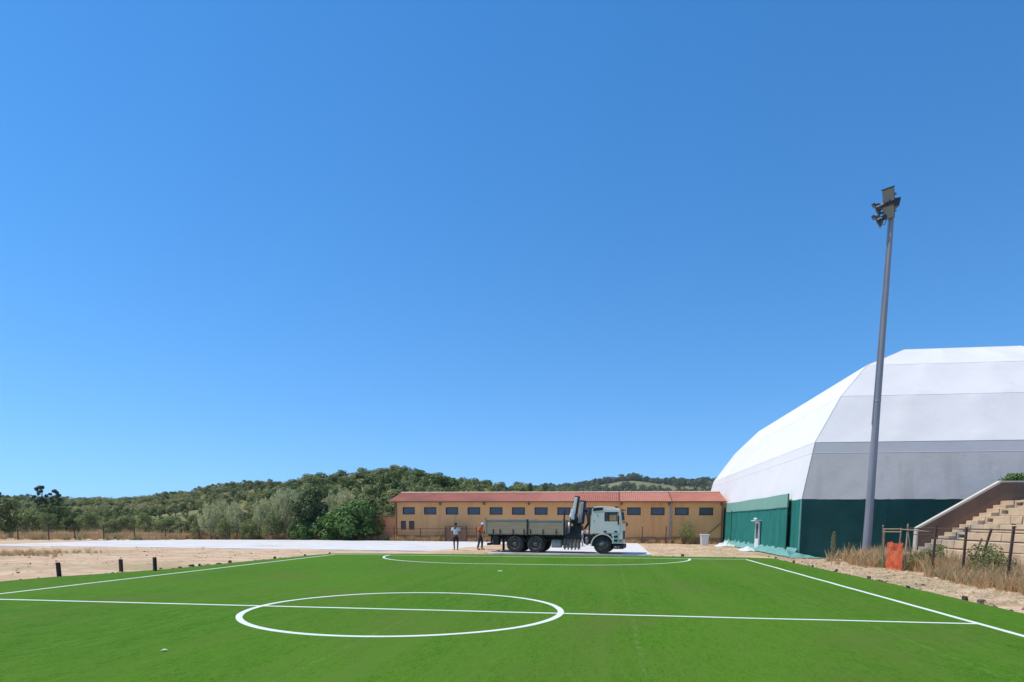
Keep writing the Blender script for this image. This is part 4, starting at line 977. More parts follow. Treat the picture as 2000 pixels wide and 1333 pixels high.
for y0 in (0.0, 2.18):
    q = MB(); n_ = 14; ro, ri = 0.70, 0.63
    for k in range(n_):
        a, b = PI*(0.10+0.92*k/n_), PI*(0.10+0.92*(k+1)/n_)
        P = lambda r, t, y: (4.14+r*math.cos(t), y, 0.50+r*math.sin(t))
        ya, yb = y0-0.005, y0+0.32
        q.add([P(ro, a, ya), P(ro, b, ya), P(ri, b, ya), P(ri, a, ya), P(ro, a, yb), P(ro, b, yb), P(ri, b, yb), P(ri, a, yb)], [(0, 3, 2, 1), (4, 5, 6, 7), (0, 1, 5, 4), (2, 3, 7, 6), (1, 2, 6, 5), (3, 0, 4, 7)])
    q.build('wheel_arch', t_white, cab)
    q = MB(); q.box((3.5, y0+0.05, 0.45), (3.62, y0+0.28, 1.15)); q.build('arch_flap', t_black, cab)
q = MB(); q.box((4.78, 0.03, 0.30), (5.36, 2.47, 0.56)); q.build('front_bumper', t_black, cab, bevel=0.03)
q = MB(); q.box((4.86, 0.0, 0.36), (4.98, 0.03, 0.46)); q.box((5.06, 0.0, 0.36), (5.12, 0.03, 0.46)); q.build('step_plate', t_rail, cab)
for y in (0.015, 2.45): q = MB(); q.box((5.06, y, 0.68), (5.315, y+0.04, 0.90)); q.box((5.302, 0.12 if y < 1 else 2.0, 0.68), (5.32, 0.5 if y < 1 else 2.38, 0.9)); q.build('headlamp', t_lamp, cab)
for y in (0.008, 2.465): q = MB(); q.box((5.13, y, 0.74), (5.22, y+0.03, 0.84)); q.build('indicator', t_red, cab)
for i, z in enumerate((0.72, 0.95)): q = MB(); q.box((4.80, 0.0, z), (5.02, 0.018, z+0.14)); q.build('cab_step', t_black, cab)
for y, sg in ((0.0, -1), (2.5, 1)):
    q = MB(); q.box((5.02, y+sg*0.10-0.05, 1.72), (5.10, y+sg*0.10+0.05, 2.22)); q.tube((5.06, y, 2.30), (5.06, y+sg*0.10, 2.20), 0.014, n=6); q.tube((5.06, y, 1.68), (5.06, y+sg*0.10, 1.74), 0.014, n=6); q.build('mirror', t_black, cab, bevel=0.01)
q = MB(); q.tube((5.27, 2.2, 1.85), (5.40, 2.25, 1.80), 0.015, n=5); q.box((5.34, 2.18, 1.62), (5.42, 2.34, 1.84)); q.build('front_mirror', t_black, cab)
q = MB(); q.blob((4.86, 0.5, 2.76), (0.09, 0.09, 0.05)); q.build('roof_beacon', t_black, cab, True)
q = MB(); q.box((4.42, 0.03, 2.455), (4.62, 0.065, 2.52)); q.build('window_light', m_white, cab)
q = MB(); q.box((3.80, 0.008, 2.22), (3.86, 0.019, 2.30)); q.build('badge', t_box, cab); q = MB(); q.box((3.60, 0.008, 1.92), (3.66, 0.019, 1.98)); q.build('latch', t_box, cab)

# ---------------------------------------------------------------- people
def skin_obj(name, verts, edges, rad, mt, parent, sub=2, root=0):
    me = bpy.data.meshes.new(name); me.from_pydata(verts, edges, []); me.materials.append(mt); me.update()
    o = bpy.data.objects.new(name, me); COL.objects.link(o); o.parent = parent
    md = o.modifiers.new('skin', 'SKIN'); md.use_smooth_shade = True; md.branch_smoothing = 0.3
    if not me.skin_vertices:
        bpy.context.view_layer.objects.active = o
    sk = me.skin_vertices[0].data
    for i, r in enumerate(rad):
        r = r if isinstance(r, tuple) else (r, r); sk[i].radius = r; sk[i].use_root = (i == root)
    s2 = o.modifiers.new('sub', 'SUBSURF'); s2.levels = sub; s2.render_levels = sub
    return o
p_skin = mat('tanned_skin', (0.20, 0.10, 0.06), (0.165, 0.08, 0.048), scale=20, rough=0.6)
p_hair = mat('dark_hair', (0.012, 0.010, 0.009), rough=0.7)
p_white = mat('white_cotton', (0.74, 0.73, 0.74), (0.66, 0.65, 0.67), scale=8, rough=0.9)
p_navy = mat('dark_shorts', (0.015, 0.016, 0.024), (0.025, 0.026, 0.036), scale=8, rough=0.9)
p_orange = mat('orange_shirt', (0.78, 0.20, 0.045), (0.70, 0.16, 0.035), scale=8, rough=0.9)
p_jean = mat('dark_trousers', (0.035, 0.035, 0.05), (0.06, 0.055, 0.065), scale=8, rough=0.9)
p_boot = mat('dark_boots', (0.03, 0.022, 0.018), rough=0.8)
p_print = mat('grey_shirt_print', (0.06, 0.06, 0.075), rough=0.9)
def person(name, label, loc, rz, J, shirt, lower, short_legs, extras):
    """J: joints in the person's own frame (faces -y)"""
    t = thing(name, label, 'person', loc, rz)
    vs_ = []; ed = []; rd = []
    def add(p, r, prev=None):
        vs_.append(p); rd.append(r); i = len(vs_)-1
        if prev is not None: ed.append((prev, i))
        return i
    pel = add(J['pelvis'], (0.145, 0.11)); belly = add(J['belly'], (0.135, 0.10), pel); chest = add(J['chest'], (0.165, 0.11), belly)
    neck = add(J['neck'], 0.056, chest); hd = Vector(J['head']); h0 = add(tuple(hd+Vector((0, 0.0, -0.075))), (0.062, 0.070), neck)
    h1 = add(tuple(hd), (0.078, 0.095), h0); add(tuple(hd+Vector((0, 0.008, 0.075))), (0.068, 0.080), h1)
    for s_ in ('l', 'r'):
        sh = add(J['sh'+s_], 0.062, chest); el = add(J['el'+s_], 0.043, sh); wr = add(J['wr'+s_], 0.030, el)
        d = (Vector(J['wr'+s_])-Vector(J['el'+s_])).normalized(); pm = Vector(J['wr'+s_])+d*0.07; pa = add(tuple(pm), (0.038, 0.018), wr)
        side = d.cross(Vector((0, 1, 0.2))); side = side.normalized()
        for k, ln in ((-1.5, .07), (-0.5, .085), (0.5, .08), (1.5, .062)):
            k1 = add(tuple(pm+side*0.017*k+d*0.035), 0.0095, pa); add(tuple(pm+side*0.019*k+d*(0.035+ln)+Vector((0, -0.018, 0))), 0.0075, k1)
        th_ = add(tuple(pm-d*0.03+side*0.045+Vector((0, -0.02, 0))), 0.011, pa); add(tuple(pm+d*0.02+side*0.055+Vector((0, -0.035, 0))), 0.009, th_)
        hp = add(J['hp'+s_], 0.095, pel); kn = add(J['kn'+s_], 0.058, hp); cf = add(tuple(Vector(J['kn'+s_]).lerp(Vector(J['an'+s_]), 0.35)), 0.056, kn)
        an = add(J['an'+s_], 0.038, cf); A = Vector(J['an'+s_]); f_ = Vector(J['toe'+s_]); add(tuple(A.lerp(f_, 0.5)+Vector((0, 0, -0.015))), (0.042, 0.03), an)
        add(tuple(f_), (0.042, 0.026), len(vs_)-1)
    body = skin_obj('body', vs_, ed, rd, p_skin, t)
    # face
    b = MB()
    fwd = J.get('face', Vector((0, -1, 0))); sd_ = fwd.cross(Vector((0, 0, 1))).normalized()
    b.blob(tuple(hd+fwd*0.105+Vector((0, 0, -0.02))), (0.016, 0.018, 0.024), 8, 5)
    for k in (-1, 1): b.blob(tuple(hd+sd_*0.083*k+Vector((0, 0, -0.01))), (0.012, 0.018, 0.03), 8, 5)
    b.build('nose_and_ears', p_skin, t, True)
    b = MB()
    for k in (-1, 1): b.blob(tuple(hd+fwd*0.090+sd_*0.032*k+Vector((0, 0, 0.012))), 0.010, 8, 5)
    b.blob(tuple(hd+fwd*0.088+Vector((0, 0, -0.058))), (0.022, 0.008, 0.006), 8, 5); b.build('eyes_and_mouth', p_hair, t, True)
    # shirt with sleeves
    V_ = [J['pelvis_top'], J['belly'], J['chest'], tuple(Vector(J['chest']).lerp(Vector(J['neck']), 0.62))]; E_ = [(0, 1), (1, 2), (2, 3)]; Rr = [(0.172, 0.132), (0.162, 0.125), (0.190, 0.132), (0.095, 0.08)]
    for s_ in ('l', 'r'):
        V_ += [J['sh'+s_], tuple(Vector(J['sh'+s_]).lerp(Vector(J['el'+s_]), 0.72))]; k = len(V_); E_ += [(2, k-2), (k-2, k-1)]; Rr += [0.080, 0.074]
    skin_obj('shirt', V_, E_, Rr, shirt, t)
    # shorts or trousers
    V_ = [tuple(Vector(J['pelvis'])+Vector((0, 0, 0.05))), J['pelvis']]; E_ = [(0, 1)]; Rr = [(0.158, 0.122), (0.165, 0.128)]
    for s_ in ('l', 'r'):
        V_ += [J['hp'+s_]]; k = len(V_)-1; E_ += [(1, k)]; Rr += [0.112]
        if short_legs: V_ += [tuple(Vector(J['hp'+s_]).lerp(Vector(J['kn'+s_]), 0.88))]; E_ += [(k, k+1)]; Rr += [0.092]
        else: V_ += [J['kn'+s_], tuple(Vector(J['an'+s_])+Vector((0, 0, 0.03)))]; E_ += [(k, k+1), (k+1, k+2)]; Rr += [0.078, 0.062]
    skin_obj('shorts' if short_legs else 'trousers', V_, E_, Rr, lower, t)
    for s_ in ('l', 'r'):
        A = Vector(J['an'+s_]); f_ = Vector(J['toe'+s_]); skin_obj('shoe', [tuple(A+Vector((0, 0.02, -0.01))), tuple(A+Vector((0, 0.025, -0.035))), tuple(A.lerp(f_, 0.55)+Vector((0, 0, -0.012))), tuple(f_+(f_-A)*0.12)], [(0, 1), (1, 2), (2, 3)], [0.052, 0.052, (0.052, 0.040), (0.046, 0.030)], p_boot, t, 1)
    extras(t, hd)
    return t
JA = dict(pelvis=(0, 0, 0.93), pelvis_top=(0, 0, 0.95), belly=(0, 0.005, 1.12), chest=(0, 0.015, 1.34), neck=(0, 0.0, 1.50), head=(-0.01, -0.02, 1.63),
          shl=(0.20, 0.01, 1.42), ell=(0.27, 0.10, 1.14), wrl=(0.20, -0.10, 1.02), shr=(-0.20, 0.01, 1.42), elr=(-0.25, 0.03, 1.14), wrr=(-0.26, -0.10, 0.90),
          hpl=(0.095, 0, 0.88), knl=(0.13, -0.06, 0.49), anl=(0.10, 0.10, 0.085), toel=(0.13, -0.09, 0.035), hpr=(-0.095, 0, 0.88), knr=(-0.10, -0.10, 0.49), anr=(-0.09, -0.06, 0.085), toer=(-0.11, -0.24, 0.035))
def ex_white(t, hd):
    b = MB(); b.blob((hd.x, hd.y+0.022, hd.z+0.045), (0.094, 0.108, 0.098), 12, 8); b.build('hair', p_hair, t, True)
    # dark print across the back of the shirt
    b = MB(); y = 0.152
    for x0, x1, z0, z1 in ((-0.12, -0.02, 1.385, 1.41), (-0.085, -0.06, 1.30, 1.385), (0.02, 0.13, 1.375, 1.40), (0.06, 0.085, 1.31, 1.375), (0.09, 0.125, 1.33, 1.35)): b.box((x0, y-0.02, z0), (x1, y+0.004, z1))
    b.build('shirt_print', p_print, t)
person('person', 'man in white T-shirt and dark shorts walking away on the heap edge', (-5.22, 26.55, 0.13), 0.18, JA, p_white, p_navy, True, ex_white)
JB = dict(pelvis=(0, 0, 0.92), pelvis_top=(0, 0, 0.95), belly=(0, -0.01, 1.11), chest=(0, -0.06, 1.32), neck=(0, -0.12, 1.47), head=(0, -0.20, 1.575),
          shl=(0.19, -0.06, 1.40), ell=(0.25, -0.02, 1.13), wrl=(0.14, -0.24, 1.06), shr=(-0.19, -0.06, 1.40), elr=(-0.25, -0.03, 1.13), wrr=(-0.12, -0.25, 1.10),
          hpl=(0.09, 0, 0.87), knl=(0.13, -0.10, 0.48), anl=(0.14, -0.07, 0.085), toel=(0.17, -0.26, 0.035), hpr=(-0.09, 0, 0.87), knr=(-0.11, -0.01, 0.48), anr=(-0.12, 0.10, 0.085), toer=(-0.14, -0.10, 0.035), face=Vector((0, -0.92, -0.4)))
def ex_orange(t, hd):
    b = MB(); b.lathe([(0.0, 0.125), (0.05, 0.118), (0.088, 0.085), (0.104, 0.035), (0.108, 0.0), (0.100, 0.0), (0.09, 0.03), (0.0, 0.10)], (0, 0, 0), 'z', 18)
    b.prism([(-0.085, -0.075), (0.085, -0.075), (0.07, -0.16), (0.03, -0.19), (-0.03, -0.19), (-0.07, -0.16)], 'z', -0.004, 0.010)
    o = b.build('cap', p_white, t, True); o.location = (hd.x, hd.y+0.01, hd.z+0.045); o.rotation_euler = (0.45, 0, 0)
    b = MB(); b.box((-0.03, -0.34, 1.10), (0.04, -0.325, 1.24)); b.build('held_phone', m_darksteel, t)
person('person', 'man in orange shirt and white cap looking down beside the truck tail', (-3.86, 27.5, 0.16), math.radians(72), JB, p_orange, p_jean, False, ex_orange)

# ---------------------------------------------------------------- sandy heap on the apron
HP = [(-7.6, 25.3), (-6.7, 27.0), (-6.2, 30.5), (-5.3, 37), (-4.4, 40.5), (-2.2, 41), (-1.2, 36), (-1.3, 30), (-2.0, 27.0), (-3.0, 25.0)]
b = MB(); vs_ = []; idx = {}; n1, n2 = 46, 90
for j in range(n2+1):
    for i in range(n1+1):
        x = -8+7.4*i/n1; y = 24.8+16.8*j/n2; d = edgedist((x, y), HP); ins = inside((x, y), HP)
        z = (0.09+min(1, d/1.1)*(0.08+0.06*noise.noise(Vector((x*0.8, y*0.8, 0)))) + 0.04*noise.noise(Vector((x*2.5, y*2.5, 3)))) if ins else 0.0-min(0.2, d)
        vs_.append((x, y, z))
b.add(vs_, [(j*(n1+1)+i, j*(n1+1)+i+1, (j+1)*(n1+1)+i+1, (j+1)*(n1+1)+i) for j in range(n2) for i in range(n1)])
tag(b.build('earth_heap', m_dirt, smooth=True), 'low spread of sandy earth under the two men', 'heap')

# ---------------------------------------------------------------- bollards and stumps at the turf edge
for (u, v, h, lb) in [(-14.3, 6.0, 0.50, 'dark square bollard at the left turf edge, nearest the camera'), (-14.09, 8.63, 0.47, 'dark square bollard at the left turf edge, middle one of three'),
                      (-12.90, 8.95, 0.54, 'dark square bollard at the left turf edge, standing right of the other two')]:
    q = MB(); q.box((-0.052, -0.052, -0.3), (0.052, 0.052, h)); q.prism([(-0.045, h), (0.045, h), (0.03, h+0.012), (-0.03, h+0.012)], 'y', -0.045, 0.045)
    o = q.build('bollard', m_tar, bevel=0.012); o.location = (u, v, 0); o.rotation_euler = (R.uniform(-.03, .03), R.uniform(-.04, .01), R.uniform(-.3, .3)); tag(o, lb, 'bollard', 'dark bollards on the left')
rs = random.Random(21)
def stump(u, v, s, lb, grp):
    q = MB(); n = 9; pr = [(0.10*s, -0.2), (0.105*s, 0.0), (0.095*s, 0.09*s), (0.09*s, 0.16*s), (0.0, 0.155*s)]; q.lathe(pr, (0, 0, 0), 'z', n)
    for i in range(len(q.v)): x_, y_, z_ = q.v[i]; k = 1+rs.uniform(-.18, .18); q.v[i] = (x_*k, y_*k, z_+rs.uniform(-.02, .02)*(z_ > 0.05))
    o = q.build('stump', m_stump); o.location = (u, v, 0.0); o.rotation_euler = (rs.uniform(-.15, .15), rs.uniform(-.15, .15), rs.uniform(0, 6)); tag(o, lb, 'stump', grp)
SR = [(13.52, 4.45, 1.15), (13.35, 7.3, 1.0), (13.5, 10.75, 1.1), (13.6, 14.4, 1.05), (13.45, 17.1, 0.8), (13.55, 20.5, 1.0), (13.45, 23.7, 1.0)]
ordn = ['first', 'second', 'third', 'fourth', 'fifth', 'sixth', 'seventh']
for i, (u, v, s) in enumerate(SR): stump(u, v, s*0.6, 'short dark stump on the right turf edge, %s from the camera' % ordn[i], 'stumps along the right turf edge')
for i, (u, v, s) in enumerate([(-13.1, 12.0, 0.8), (-12.95, 14.05, 1.1), (-12.75, 17.8, 1.0), (-12.4, 20.45, 0.9), (-12.05, 22.95, 0.9)]):
    stump(u, v, s*0.7, 'small dark stump on the left turf edge, %s from the bollards' % ordn[i], 'stumps along the left turf edge')
stump(8.6, 25.0, 0.9, 'single dark stump at the far turf edge right of the truck', 'stumps along the far turf edge')
# clods, stones
def rock(name, u, v, r, mt, lb, cat, grp=None):
    q = MB(); q.blob((0, 0, 0), r, 8, 6)
    for i in range(len(q.v)): p = Vector(q.v[i]); q.v[i] = tuple(p*(1+0.35*noise.noise(p*9+Vector((u, v, 0)))))
    o = q.build(name, mt); o.location = (u, v, r[2]*0.4); o.rotation_euler = (0, 0, rs.uniform(0, 6)); tag(o, lb, cat, grp)
rock('clod', 13.75, 4.15, (0.12, 0.09, 0.06), m_stump, 'dark earth clod beside the nearest right stump', 'clod')
for i, (u, v, k) in enumerate([(-13.25, 10.9, 1.2), (-13.4, 11.9, 1.6), (-13.15, 12.7, 1.0), (-13.0, 13.3, 1.3), (-13.6, 10.2, 0.9)]):
    rock('clod', u, v, (0.10*k, 0.07*k, 0.04*k), m_stump, 'dark earth clod by the left turf edge beyond the bollards, %s' % ('fourth farthest', 'largest of five', 'second farthest', 'farthest from the camera', 'nearest the camera')[i], 'clod', 'earth clods by the left turf edge')
rock('flat_stone', 16.24, 11.35, (0.24, 0.13, 0.07), m_coping, 'pale flat stone on the earth, rightmost of three before the fence', 'stone', 'pale stones before the fence')
rock('flat_stone', 15.60, 11.25, (0.22, 0.10, 0.05), m_stone, 'pale flat stone on the earth, leftmost of three before the fence', 'stone', 'pale stones before the fence')
rock('flat_stone', 15.83, 11.0, (0.10, 0.09, 0.07), m_stone, 'small pale stone between the two flat stones before the fence', 'stone', 'pale stones before the fence')
rock('rubble_stone', -23.0, 26.9, (0.28, 0.2, 0.12), m_coping, 'white rubble stone at the near edge of the concrete apron', 'stone')
# tiny paper scrap on the turf
q = MB(); q.add([(-0.04, -0.02, 0.0), (0.03, -0.03, 0.012), (0.05, 0.03, 0.004), (-0.02, 0.035, 0.02)], [(0, 1, 2, 3)]); o = q.build('paper_scrap', m_coping); o.location = (-2.12, -5.1, TZ+0.012); tag(o, 'tiny pale scrap lying on the turf before the centre circle', 'scrap')
md = o.modifiers.new('t', 'SOLIDIFY'); md.thickness = 0.002

# white bin by the building and the discarded sheets
bn = thing('white_bin', 'tall white plastic bin before the orange wall right of the shrub', 'bin', (12.45, 44.1, 0))
q = MB(); q.add([(-.26, -.26, 0), (.26, -.26, 0), (.26, .26, 0), (-.26, .26, 0), (-.34, -.34, .88), (.34, -.34, .88), (.34, .34, .88), (-.34, .34, .88)], [(0, 3, 2, 1), (0, 1, 5, 4), (1, 2, 6, 5), (2, 3, 7, 6), (3, 0, 4, 7), (4, 5, 6, 7)]); q.build('tub', m_white, bn, bevel=0.03)
q = MB(); q.box((-.38, -.38, .885), (.38, .38, .97)); q.build('rim', m_white, bn, bevel=0.02)
def crumpled(name, u, v, rx, ry, h, mt, lb, seed):
    n = 22; vs_ = []
    for j in range(n+1):
        for i in range(n+1):
            x = (2*i/n-1); y = (2*j/n-1); d = max(0, 1-(x*x+y*y)**0.5*0.9); p = Vector((x*2.2+seed, y*2.2, seed))
            vs_.append((x*rx*(1+0.2*noise.noise(p)), y*ry*(1+0.2*noise.noise(p+Vector((5, 0, 0)))), 0.02+h*max(0, d*0.6+abs(noise.noise(p*1.6))*0.9*d)))
    q = MB(); q.add(vs_, [(j*(n+1)+i, j*(n+1)+i+1, (j+1)*(n+1)+i+1, (j+1)*(n+1)+i) for j in range(n) for i in range(n)])
    o = q.build(name, mt); o.location = (u, v, 0); tag(o, lb, 'sheet'); md = o.modifiers.new('t', 'SOLIDIFY'); md.thickness = 0.012
crumpled('crumpled_sheet', 13.9, 42.2, 0.9, 0.8, 0.5, m_white, 'crumpled white plastic sheet at the far end of the green net', 3)
crumpled('crumpled_sheet', 14.0, 34.2, 0.6, 1.1, 0.32, m_white, 'crumpled white sheet lying at the foot of the white hall door', 8)

# ---------------------------------------------------------------- trees behind the apron
rt_ = random.Random(33)
tA = tree_meshes('silver_a', 3.5, 1.25, 0.8, 1900, 0.34, 0.17, l_silver, m_greybark, rt_, 30, 1.5, 2.4, 0.05, 0.06, base=0.3, csize=0.50)
tB = tree_meshes('silver_b', 3.9, 1.3, 0.9, 2200, 0.34, 0.17, l_silver, m_greybark, rt_, 32, 1.5, 2.4, 0.06, 0.07, base=0.3, csize=0.50)
tC = tree_meshes('silver_c', 4.9, 1.7, 1.2, 3300, 0.36, 0.18, l_silver, m_greybark, rt_, 36, 1.4, 2.2, 0.05, 0.09, base=0.5, csize=0.52)
tD = tree_meshes('dark_tree', 5.3, 2.0, 1.1, 6500, 0.27, 0.55, l_dark, m_bark, rt_, 16, 0.1, 1.1, 0.02, 0.16, base=0.3)
tF = tree_meshes('fig_tree', 3.6, 2.5, 0.7, 6500, 0.30, 0.75, l_fig, m_bark, rt_, 18, -0.2, 0.95, 0.02, 0.15, base=0.2)
tO = tree_meshes('olive_a', 3.0, 1.7, 0.8, 3600, 0.24, 0.4, l_olive, m_greybark, rt_, 11, 0.5, 1.0, 0.03, 0.10, base=0.3)
tO3 = tree_meshes('belt_dark', 3.4, 1.6, 0.9, 3200, 0.26, 0.5, l_hill, m_bark, rt_, 15, 0.2, 1.2, 0.06, 0.10, base=0.3, csize=0.8)
tO4 = tree_meshes('belt_loose', 3.8, 1.9, 0.9, 2300, 0.27, 0.35, l_olive, m_greybark, rt_, 22, 0.9, 1.4, 0.08, 0.09, base=0.2, csize=0.6)
tO2 = tree_meshes('olive_b', 4.2, 2.1, 1.0, 4600, 0.26, 0.45, l_olive, m_greybark, rt_, 13, 0.5, 1.0, 0.03, 0.12, base=0.3)
def along(px, dist):
    p = CAM + hdir(bearing(px))*dist/math.cos(bearing(px)); return (p.x, p.y, 0)
for px, ds, ms, s, lb in [(410, 66, tA, 1.0, 'slender silver green tree behind the fence, leftmost of the silvery row'), (462, 66.5, tB, 0.95, 'slender silver green tree behind the fence, second in the silvery row'),
                          (508, 67, tB, 1.03, 'slender silver green tree behind the fence, third in the silvery row'), (556, 68, tC, 1.02, 'tall silver green tree left of the dark green tree'),
                          (672, 76, tC, 1.08, 'silver green tree rising behind the broad leaved tree'), (640, 77, tC, 1.05, 'silver green tree between the dark tree and broad leaved tree')]:
    plant_tree('silver_tree', lb, along(px, ds), *ms, rt_.uniform(0, 6), s, 'silvery trees behind the fence')
for i, (px, ds, ms, s) in enumerate([(388, 67, tO4, 0.62), (436, 65, tO4, 0.55), (486, 65.5, tO, 0.62), (530, 65, tO4, 0.72), (575, 64.5, tO3, 0.55), (420, 70, tO3, 0.8), (478, 71, tO3, 0.85), (535, 72, tO4, 1.0), (582, 71, tC, 0.98), (540, 67.5, tB, 0.95), (436, 68, tA, 1.08), (592, 64.5, tF, 0.42)]):
    plant_tree('thicket_tree', 'low leafy thicket tree among the silvery row, %s' % ['leftmost at the front', 'second from left at the front', 'third from left at the front', 'fourth from left at the front', 'at the foot of the dark tree', 'leftmost at the back', 'middle one at the back', 'rightmost at the back', 'tall and silvery against the dark tree', 'slender and silvery left of the tall one', 'silvery and left of the second silver tree', 'bright green under the dark tree'][i],
               along(px, ds), *ms, rt_.uniform(0, 6), s, 'thicket between the silvery trees')
plant_tree('dark_leafy_tree', 'dense dark green tree standing behind the concrete apron', along(608, 66), *tD, 1.0, 1.0)
plant_tree('broad_leaved_tree', 'low spreading bright green tree against the reddish outbuilding', along(690, 64.5), *tF, 0.4, 0.98)
plant_tree('broad_leaved_tree', 'low bright green bush tree between the dark tree and outbuilding', along(642, 65), *tF, 2.4, 0.72)
NTH = ['leftmost', 'second from left', 'third from left', 'fourth from left', 'fifth from left', 'sixth from left', 'seventh from left', 'eighth from left', 'ninth from left', 'tenth from left',
       'eleventh from left', 'twelfth from left', 'thirteenth from left', 'fourteenth from left', 'fifteenth from left', 'rightmost']
for row, spots in (('front', [(12, 72, tO3, 1.35), (62, 78, tO, 1.0), (98, 75, tO4, 0.65), (135, 77, tO3, 0.7), (180, 82, tO4, 0.8), (214, 72, tO, 0.6), (240, 80, tO2, 0.6), (284, 77, tO4, 0.72), (322, 74, tO, 0.85), (358, 72, tO3, 0.7)]),
                   ('rear', [(36, 92, tO4, 0.9), (104, 90, tO3, 1.1), (160, 98, tO2, 0.6), (215, 94, tO3, 0.75), (255, 99, tO4, 0.7), (338, 95, tO2, 0.65), (378, 90, tO3, 0.75), (440, 84, tO2, 0.75), (500, 88, tO3, 1.0)])):
    for i, (px, ds, ms, s) in enumerate(spots):
        plant_tree('olive_tree', 'rounded olive green tree in the %s row behind the left fence, %s' % (row, NTH[i]), along(px, ds), *ms, rt_.uniform(0, 6), s, 'olive green trees behind the left fence').scale = (s*rt_.uniform(0.8, 1.25), s*rt_.uniform(0.8, 1.25), s*rt_.uniform(0.8, 1.1))
tE = tree_meshes('tall_tree', 8.2, 1.35, 3.6, 1700, 0.34, 0.5, l_dark, m_bark, rt_, 15, 0.2, 1.0, 0.03, 0.16, base=3.6, csize=0.6)
tE2 = tree_meshes('tall_tree_b', 7.4, 1.35, 3.2, 1900, 0.34, 0.5, l_dark, m_bark, rt_, 13, 0.2, 1.0, 0.04, 0.15, base=3.2, csize=0.6)
plant_tree('tall_tree', 'tall dark tree with open crown on the left skyline, left of the pair', along(83, 118), *tE, 0.3, 1.0)
plant_tree('tall_tree', 'tall dark tree with open crown on the left skyline, right of the pair', along(111, 118), *tE2, 2.0, 1.02)
plant_tree('tall_tree', 'dark tree at the left picture edge above the olive belt', along(2, 100), *tE2, 4.0, 0.85)
# single trees that stand out on the crest
sk = [tree_meshes('crest_%d' % i, 5.6+0.6*i, 2.3, 1.8, 1500, 0.40, 0.6, l_hill, m_bark, rt_, 9, 0.1, 0.95, 0.03, 0.15, base=1.3) for i in range(3)]
for i, (px, rr_2) in enumerate([(598, 146), (632, 148), (655, 150), (690, 150), (722, 148), (745, 150), (768, 150), (792, 150), (815, 149), (838, 150), (862, 151), (886, 150), (912, 150), (942, 149), (972, 150), (1003, 149)]):
    th = bearing(px); p = CAM+hdir(th)*rr_2
    plant_tree('crest_tree', 'round crowned tree on the crest of the wooded knoll, %s' % NTH[i], (p.x, p.y, knoll.z(th, rr_2)-0.2), *sk[i % 3], rt_.uniform(0, 6), rt_.uniform(0.55, 0.85), 'trees on the knoll crest')
pp_ = [tree_meshes('poplar_%d' % i, 6.5+i, 1.1, 1.5, 1300, 0.38, 0.5, l_olive, m_greybark, rt_, 10, 1.2, 1.6, 0.02, 0.12, base=1.0) for i in range(2)]
for i, px in enumerate([1020, 1034, 1052, 1064, 1078]):
    th = bearing(px); p = CAM+hdir(th)*(118+3*(i % 3))
    plant_tree('poplar_tree', 'slim grey green tree peeping over the red roof ridge, %s' % (NTH[i] if i < 4 else 'rightmost'), (p.x, p.y, knoll.z(th, 118)-0.2), *pp_[i % 2], rt_.uniform(0, 6), rt_.uniform(0.72, 0.86), 'slim trees over the roof ridge')

# ---------------------------------------------------------------- shrubs and weeds
sh1 = shrub_meshes('wall_shrub', 2.0, 1.15, 1500, 0.16, 0.3, l_olive, rt_, 12, 0.8, 9)
plant_tree('wall_shrub', 'straggly grey green shrub growing before the orange wall', (11.1, 47.5, 0), *sh1, 0, 1, None, 'shrub', ('stems', 'leaves'))
gsh = leafmat('shrub_leaves', (0.13, 0.165, 0.035), (0.27, 0.27, 0.085))
sh2 = shrub_meshes('fence_shrub', 1.15, 0.85, 1800, 0.10, 0.45, gsh, rt_, 9, 0.4, 9)
plant_tree('fence_shrub', 'green weedy shrub at the corner of the grandstand, left of the fence posts', (17.3, 15.0, 0), *sh2, 0, 1, 'shrubs by the pitch fence', 'shrub', ('stems', 'leaves'))
plant_tree('fence_shrub', 'green weedy shrub behind the fence between its middle and right posts', (17.45, 10.9, 0), *sh2, 2, 1.12, 'shrubs by the pitch fence', 'shrub', ('stems', 'leaves'))
sh3 = shrub_meshes('wall_creeper', 0.9, 0.9, 800, 0.16, 0.6, l_fig, rt_, 7, 0.5, 7)
plant_tree('creeper_bush', 'green leafy bush showing above the grandstand side wall', (24.25, 22.7, 3.78), *sh3, 0, 0.85, None, 'shrub', ('stems', 'leaves'))
q = MB(); q.jbox((23.5, 22.3, -0.1), (26.5, 23.6, 3.75), 0.05); tag(q.build('earth_bank', m_dirt), 'earth fill behind the grandstand side wall', 'bank', kind='structure')
def spike_weed(u, v, h, s, lb):
    t = thing('spike_weed', lb, 'weed', (u, v, 0)); q = MB(); q.path([(0, 0, -0.1), (0.02, 0, h*0.5), (0.04, 0.01, h)], [0.018, 0.014, 0.006], 5); q.build('stem', m_wood, t)
    q = MB(); rr3 = random.Random(int(u*10))
    for _ in range(420):
        z = rr3.uniform(0.30, 1.0); r = 0.13*s*math.sin(PI*min(1, (z-0.25)/0.78))**0.7; a = rr3.uniform(0, 6.28)
        leaf(q, Vector((0.03+r*math.cos(a)*rr3.random(), r*math.sin(a)*rr3.random(), z*h)), 0.10, 0.3, Vector((math.cos(a), math.sin(a), 1.4)), rr3)
    q.build('leaves', l_weed, t)
spike_weed(14.95, 19.3, 1.55, 1.0, 'tall spiky dry weed standing alone before the dark green wall')
spike_weed(16.1, 20.6, 1.0, 0.5, 'thin dry weed stalk right of the tall spiky weed')

